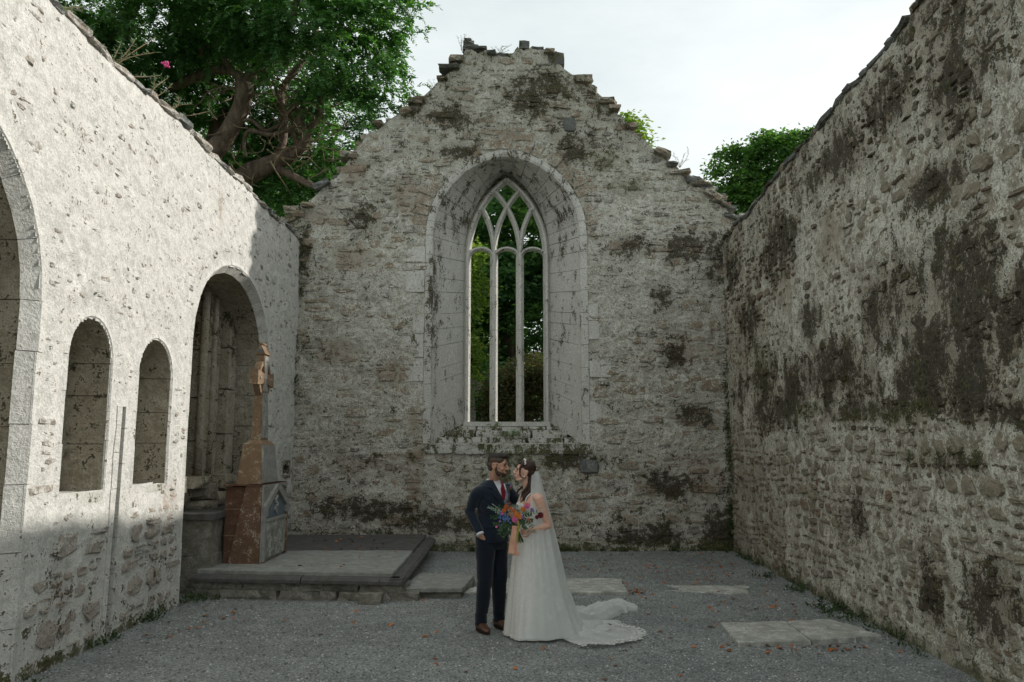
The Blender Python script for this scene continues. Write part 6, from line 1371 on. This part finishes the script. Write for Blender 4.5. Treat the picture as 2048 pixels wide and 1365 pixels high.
def flower(px, py, r, mat, name, layers=4, n=9, Y=7.86, open_=.5, nrm=(0, -1, .25)):
    c = S(px, py, Y); nrm = np.array(nrm, float)+np.array([R.uniform(-.35, .35), 0, R.uniform(-.2, .2)]); nrm /= np.linalg.norm(nrm); s = np.cross(nrm, up); s /= np.linalg.norm(s); t = np.cross(s, nrm); b = MB()
    for l in range(layers):
        rl = r*(1-.75*l/layers); h_ = r*.55*l/layers
        for k in range(max(5, n-l)):
            a = 2*math.pi*k/max(5, n-l)+l*.5; d = s*math.cos(a)+t*math.sin(a); tg = -s*math.sin(a)+t*math.cos(a); w_ = rl*.42
            P = [c+nrm*h_, c+d*rl*.55+tg*w_+nrm*(h_+r*.12), c+d*rl+tg*w_*.5+nrm*(h_+r*(.05+open_*.3*l/layers)), c+d*rl*1.04+nrm*(h_+r*.10), c+d*rl-tg*w_*.5+nrm*(h_+r*(.05+open_*.3*l/layers)), c+d*rl*.55-tg*w_+nrm*(h_+r*.12)]
            b.add(np.array(P), np.array([(0, 1, 2, 3), (0, 3, 4, 5)]))
    V, F = ell(c+nrm*r*.35, (r*.28,)*3, nu=8, nv=5); b.add(V, F); return b.build(name, mat, bq, loc=c)
for (px, py, r, m, nm) in ((1054, 1012, .030, 'pink', 'dahlia'), (1030, 1039, .034, 'pink', 'dahlia'), (1046, 1019, .027, 'orange', 'rose'), (1034, 1030, .033, 'orange', 'lily'), (1040, 1034, .026, 'orange', 'lily'), (1081, 1031, .030, 'red', 'scabious'), (1074, 1035, .020, 'red', 'scabious'), (1019, 1009, .024, 'red', 'rose'), (1013, 1014, .026, 'rust', 'rose'), (1020, 1017, .022, 'rust', 'rose'), (1008, 1022, .022, 'rust', 'rose'), (1064, 1020, .018, 'purple', 'anemone'), (1044, 1035, .018, 'purple', 'anemone'), (1050, 1008, .022, 'peach', 'rose'), (1004, 1028, .014, 'pink', 'small_rose'), (993, 1054, .012, 'pink', 'small_rose'), (1027, 1022, .018, 'rust', 'rose'), (1057, 1040, .015, 'rust', 'rose'), (1000, 1043, .013, 'purple', 'anemone')):
    flower(px, py, r, MF[m], nm)
b = MB()
for i in range(46):
    q = R.random(); c = S(1000+q*22+R.gauss(0, 3), 1030+q*14+R.gauss(0, 3.5), 7.86); V, F = ell(c, (.008*R.uniform(.7, 1.2),)*3, nu=6, nv=4); b.add(V, F)
b.build('delphinium_sprigs', MF['blue'], bq)['kind'] = 'stuff'
b = MB()
for i in range(60):
    q = R.random(); c = S(992+q*14+R.gauss(0, 2.5), 1020+q*10+R.gauss(0, 4), 7.87); V, F = ell(c, (.0042,)*3, nu=5, nv=3); b.add(V, F)
b.build('white_sprigs', MF['white'], bq)['kind'] = 'stuff'
def leafset(name, mat, pts, ln, asp, lw=.35):
    out = []
    for (px0, py0, px1, py1, n) in pts:
        p0, p1 = S(px0, py0, 7.92), S(px1, py1, 7.85+R.uniform(-.03, .04)); d = (p1-p0); L_ = np.linalg.norm(d); d = d/L_; s = np.cross(d, [0, -1, 0.2]); s /= np.linalg.norm(s)
        for k in range(n):
            f_ = (k+1)/n
            for sg in (-1, 1):
                dr = unit((d*.8+s*sg*.7+np.array([R.uniform(-.3, .3) for _ in range(3)]))[None]); out.append(diamonds((p0+(p1-p0)*f_)[None]+dr*ln*.4, dr, unit(np.array([[R.uniform(-.5, .5), -1, R.uniform(-.2, .8)]])), [ln*R.uniform(.7, 1.2)], [ln*asp]))
    o = leaves_obj(name, np.concatenate(out), mat, bq); o['kind'] = 'stuff'; return o
leafset('eucalyptus', M_eu, [(1020, 1030, 1060, 1026, 5), (1025, 1025, 1018, 1008, 4), (1015, 1030, 985, 1018, 6), (1020, 1035, 1000, 1052, 5), (1040, 1040, 1056, 1062, 5), (1045, 1030, 1072, 1024, 5), (1050, 1040, 1066, 1060, 5), (1030, 1030, 1037, 1022, 4), (1000, 1024, 978, 1015, 5), (1050, 1040, 1066, 1052, 4), (1040, 1015, 1030, 1012, 3)], .030, .5)
leafset('dark_foliage', M_dl, [(1025, 1040, 1000, 1060, 6), (1022, 1045, 1008, 1072, 6), (1020, 1042, 990, 1048, 6), (1030, 1045, 1020, 1066, 5), (1035, 1042, 1050, 1056, 5), (1015, 1035, 985, 1035, 6), (1040, 1038, 1062, 1042, 5), (1020, 1030, 1000, 1014, 5), (1036, 1036, 1060, 1030, 5), (1025, 1040, 1012, 1050, 6), (1030, 1030, 1046, 1046, 6), (1010, 1040, 1000, 1066, 4), (1012, 1030, 1030, 1050, 5)], .038, .55)
b = MB()
for (x0_, y0_, x1_, y1_) in ((1055, 1030, 1092, 1018), (1050, 1032, 1086, 1024), (1010, 1026, 977, 1016), (1008, 1030, 984, 1008), (1060, 1028, 1082, 1012), (1048, 1022, 1070, 1004)): V, F = tube([S(x0_, y0_, 7.92), S((x0_+x1_)/2, (y0_+y1_)/2-2, 7.87), S(x1_, y1_, 7.86)], [.0025, .002, .003], 5, 4); b.add(V, F)
b.build('grass_plumes', MF['white'], bq)['kind'] = 'stuff'
b = MB()
for i in range(16): a = i*2.4; V, F = tube([S(1034+2*math.cos(a), 1044, 7.93+.01*math.sin(a)), S(1038, 1062, 7.93), S(1041+6*math.cos(a), 1084+3*math.sin(a*3), 7.93+.035*math.sin(a))], [.003, .003, .0028], 5, 3); b.add(V, F)
b.build('stems', M_stem, bq)['kind'] = 'stuff'
b = MB()
for i in range(60): q = i/59; V, F = ell(S(1036+1.5*math.sin(q*6)+R.gauss(0, .8), 1044+q*40, 7.86+R.gauss(0, .005)), (.007*(1.15-q*.4),)*3, nu=6, nv=4); b.add(V, F)
b.build('amaranth_tassel', M_am, bq)
def ribbon(P, w0, w1, name):
    C = catmull(np.array(P), 8); n = len(C); wv = np.linspace(w0, w1, n); off = np.stack([wv/2, -.3*wv*np.sin(np.arange(n)*.35)*.5, 0*wv], 1)
    V = np.stack([C-off, C+off], 1).reshape(-1, 3); V = np.concatenate([V, V+(0, .0015, 0)]); F = grid_faces(n, 2); m_ = 2*n
    return mesh(name, V, [np.concatenate([F, F[:, ::-1]+m_])], M_rib, bq, loc=C[0])
ribbon([S(1029, 1052, 7.87), S(1027, 1072, 7.86), S(1024, 1090, 7.85), S(1023, 1108, 7.84)], .045, .062, 'ribbon'); ribbon([S(1033, 1052, 7.88), S(1032, 1078, 7.87), S(1030, 1096, 7.86), S(1032, 1112, 7.85)], .035, .06, 'ribbon')
V, F = tube([S(1035, 1047, 7.93), S(1038, 1058, 7.93)], [.020, .018], 12, 1); mesh('ribbon_wrap', V, F, M_rib, bq, loc=V.mean(0))
# boutonniere on the far lapel
c = S(1019, 975, 8.16); h_ = jt.ray_cast(Vector((c[0], 6.5, c[2])), Vector((0, 1, 0))); c = np.array(h_[0])+(0, -.012, 0) if h_[0] else c
bo_ = thing('boutonniere', 'small blue and pink flower sprig pinned to the groom\'s far lapel', 'boutonniere', tuple(c)); bq_s, bq = bq, bo_
def small(nm, mat, off, r):
    b = MB()
    for i in range(7): V, F = ell(c+np.array(off)+np.array([R.gauss(0, r*.6), R.gauss(-.004, .003), R.gauss(0, r*.6)]), (r*.6,)*3, nu=6, nv=4); b.add(V, F)
    b.build(nm, mat, bo_, loc=c)
small('blue_flower', MF['blue'], (0, 0, .014), .009); small('pink_flower', MF['pink'], (.002, 0, -.006), .009); small('berries', MF['orange'], (.008, 0, -.028), .006); small('berries', MF['red'], (.012, 0, -.040), .005)
out = [diamonds(c[None]+np.array([[R.uniform(-.016, .016), -.002, R.uniform(-.06, .05)]]), unit(np.array([[R.uniform(-.7, .7), -.2, R.uniform(-1, 1)]])), unit(np.array([[0, -1, .2]])), [.024], [.010]) for i in range(22)]; leaves_obj('leaves', np.concatenate(out), M_eu, bo_)
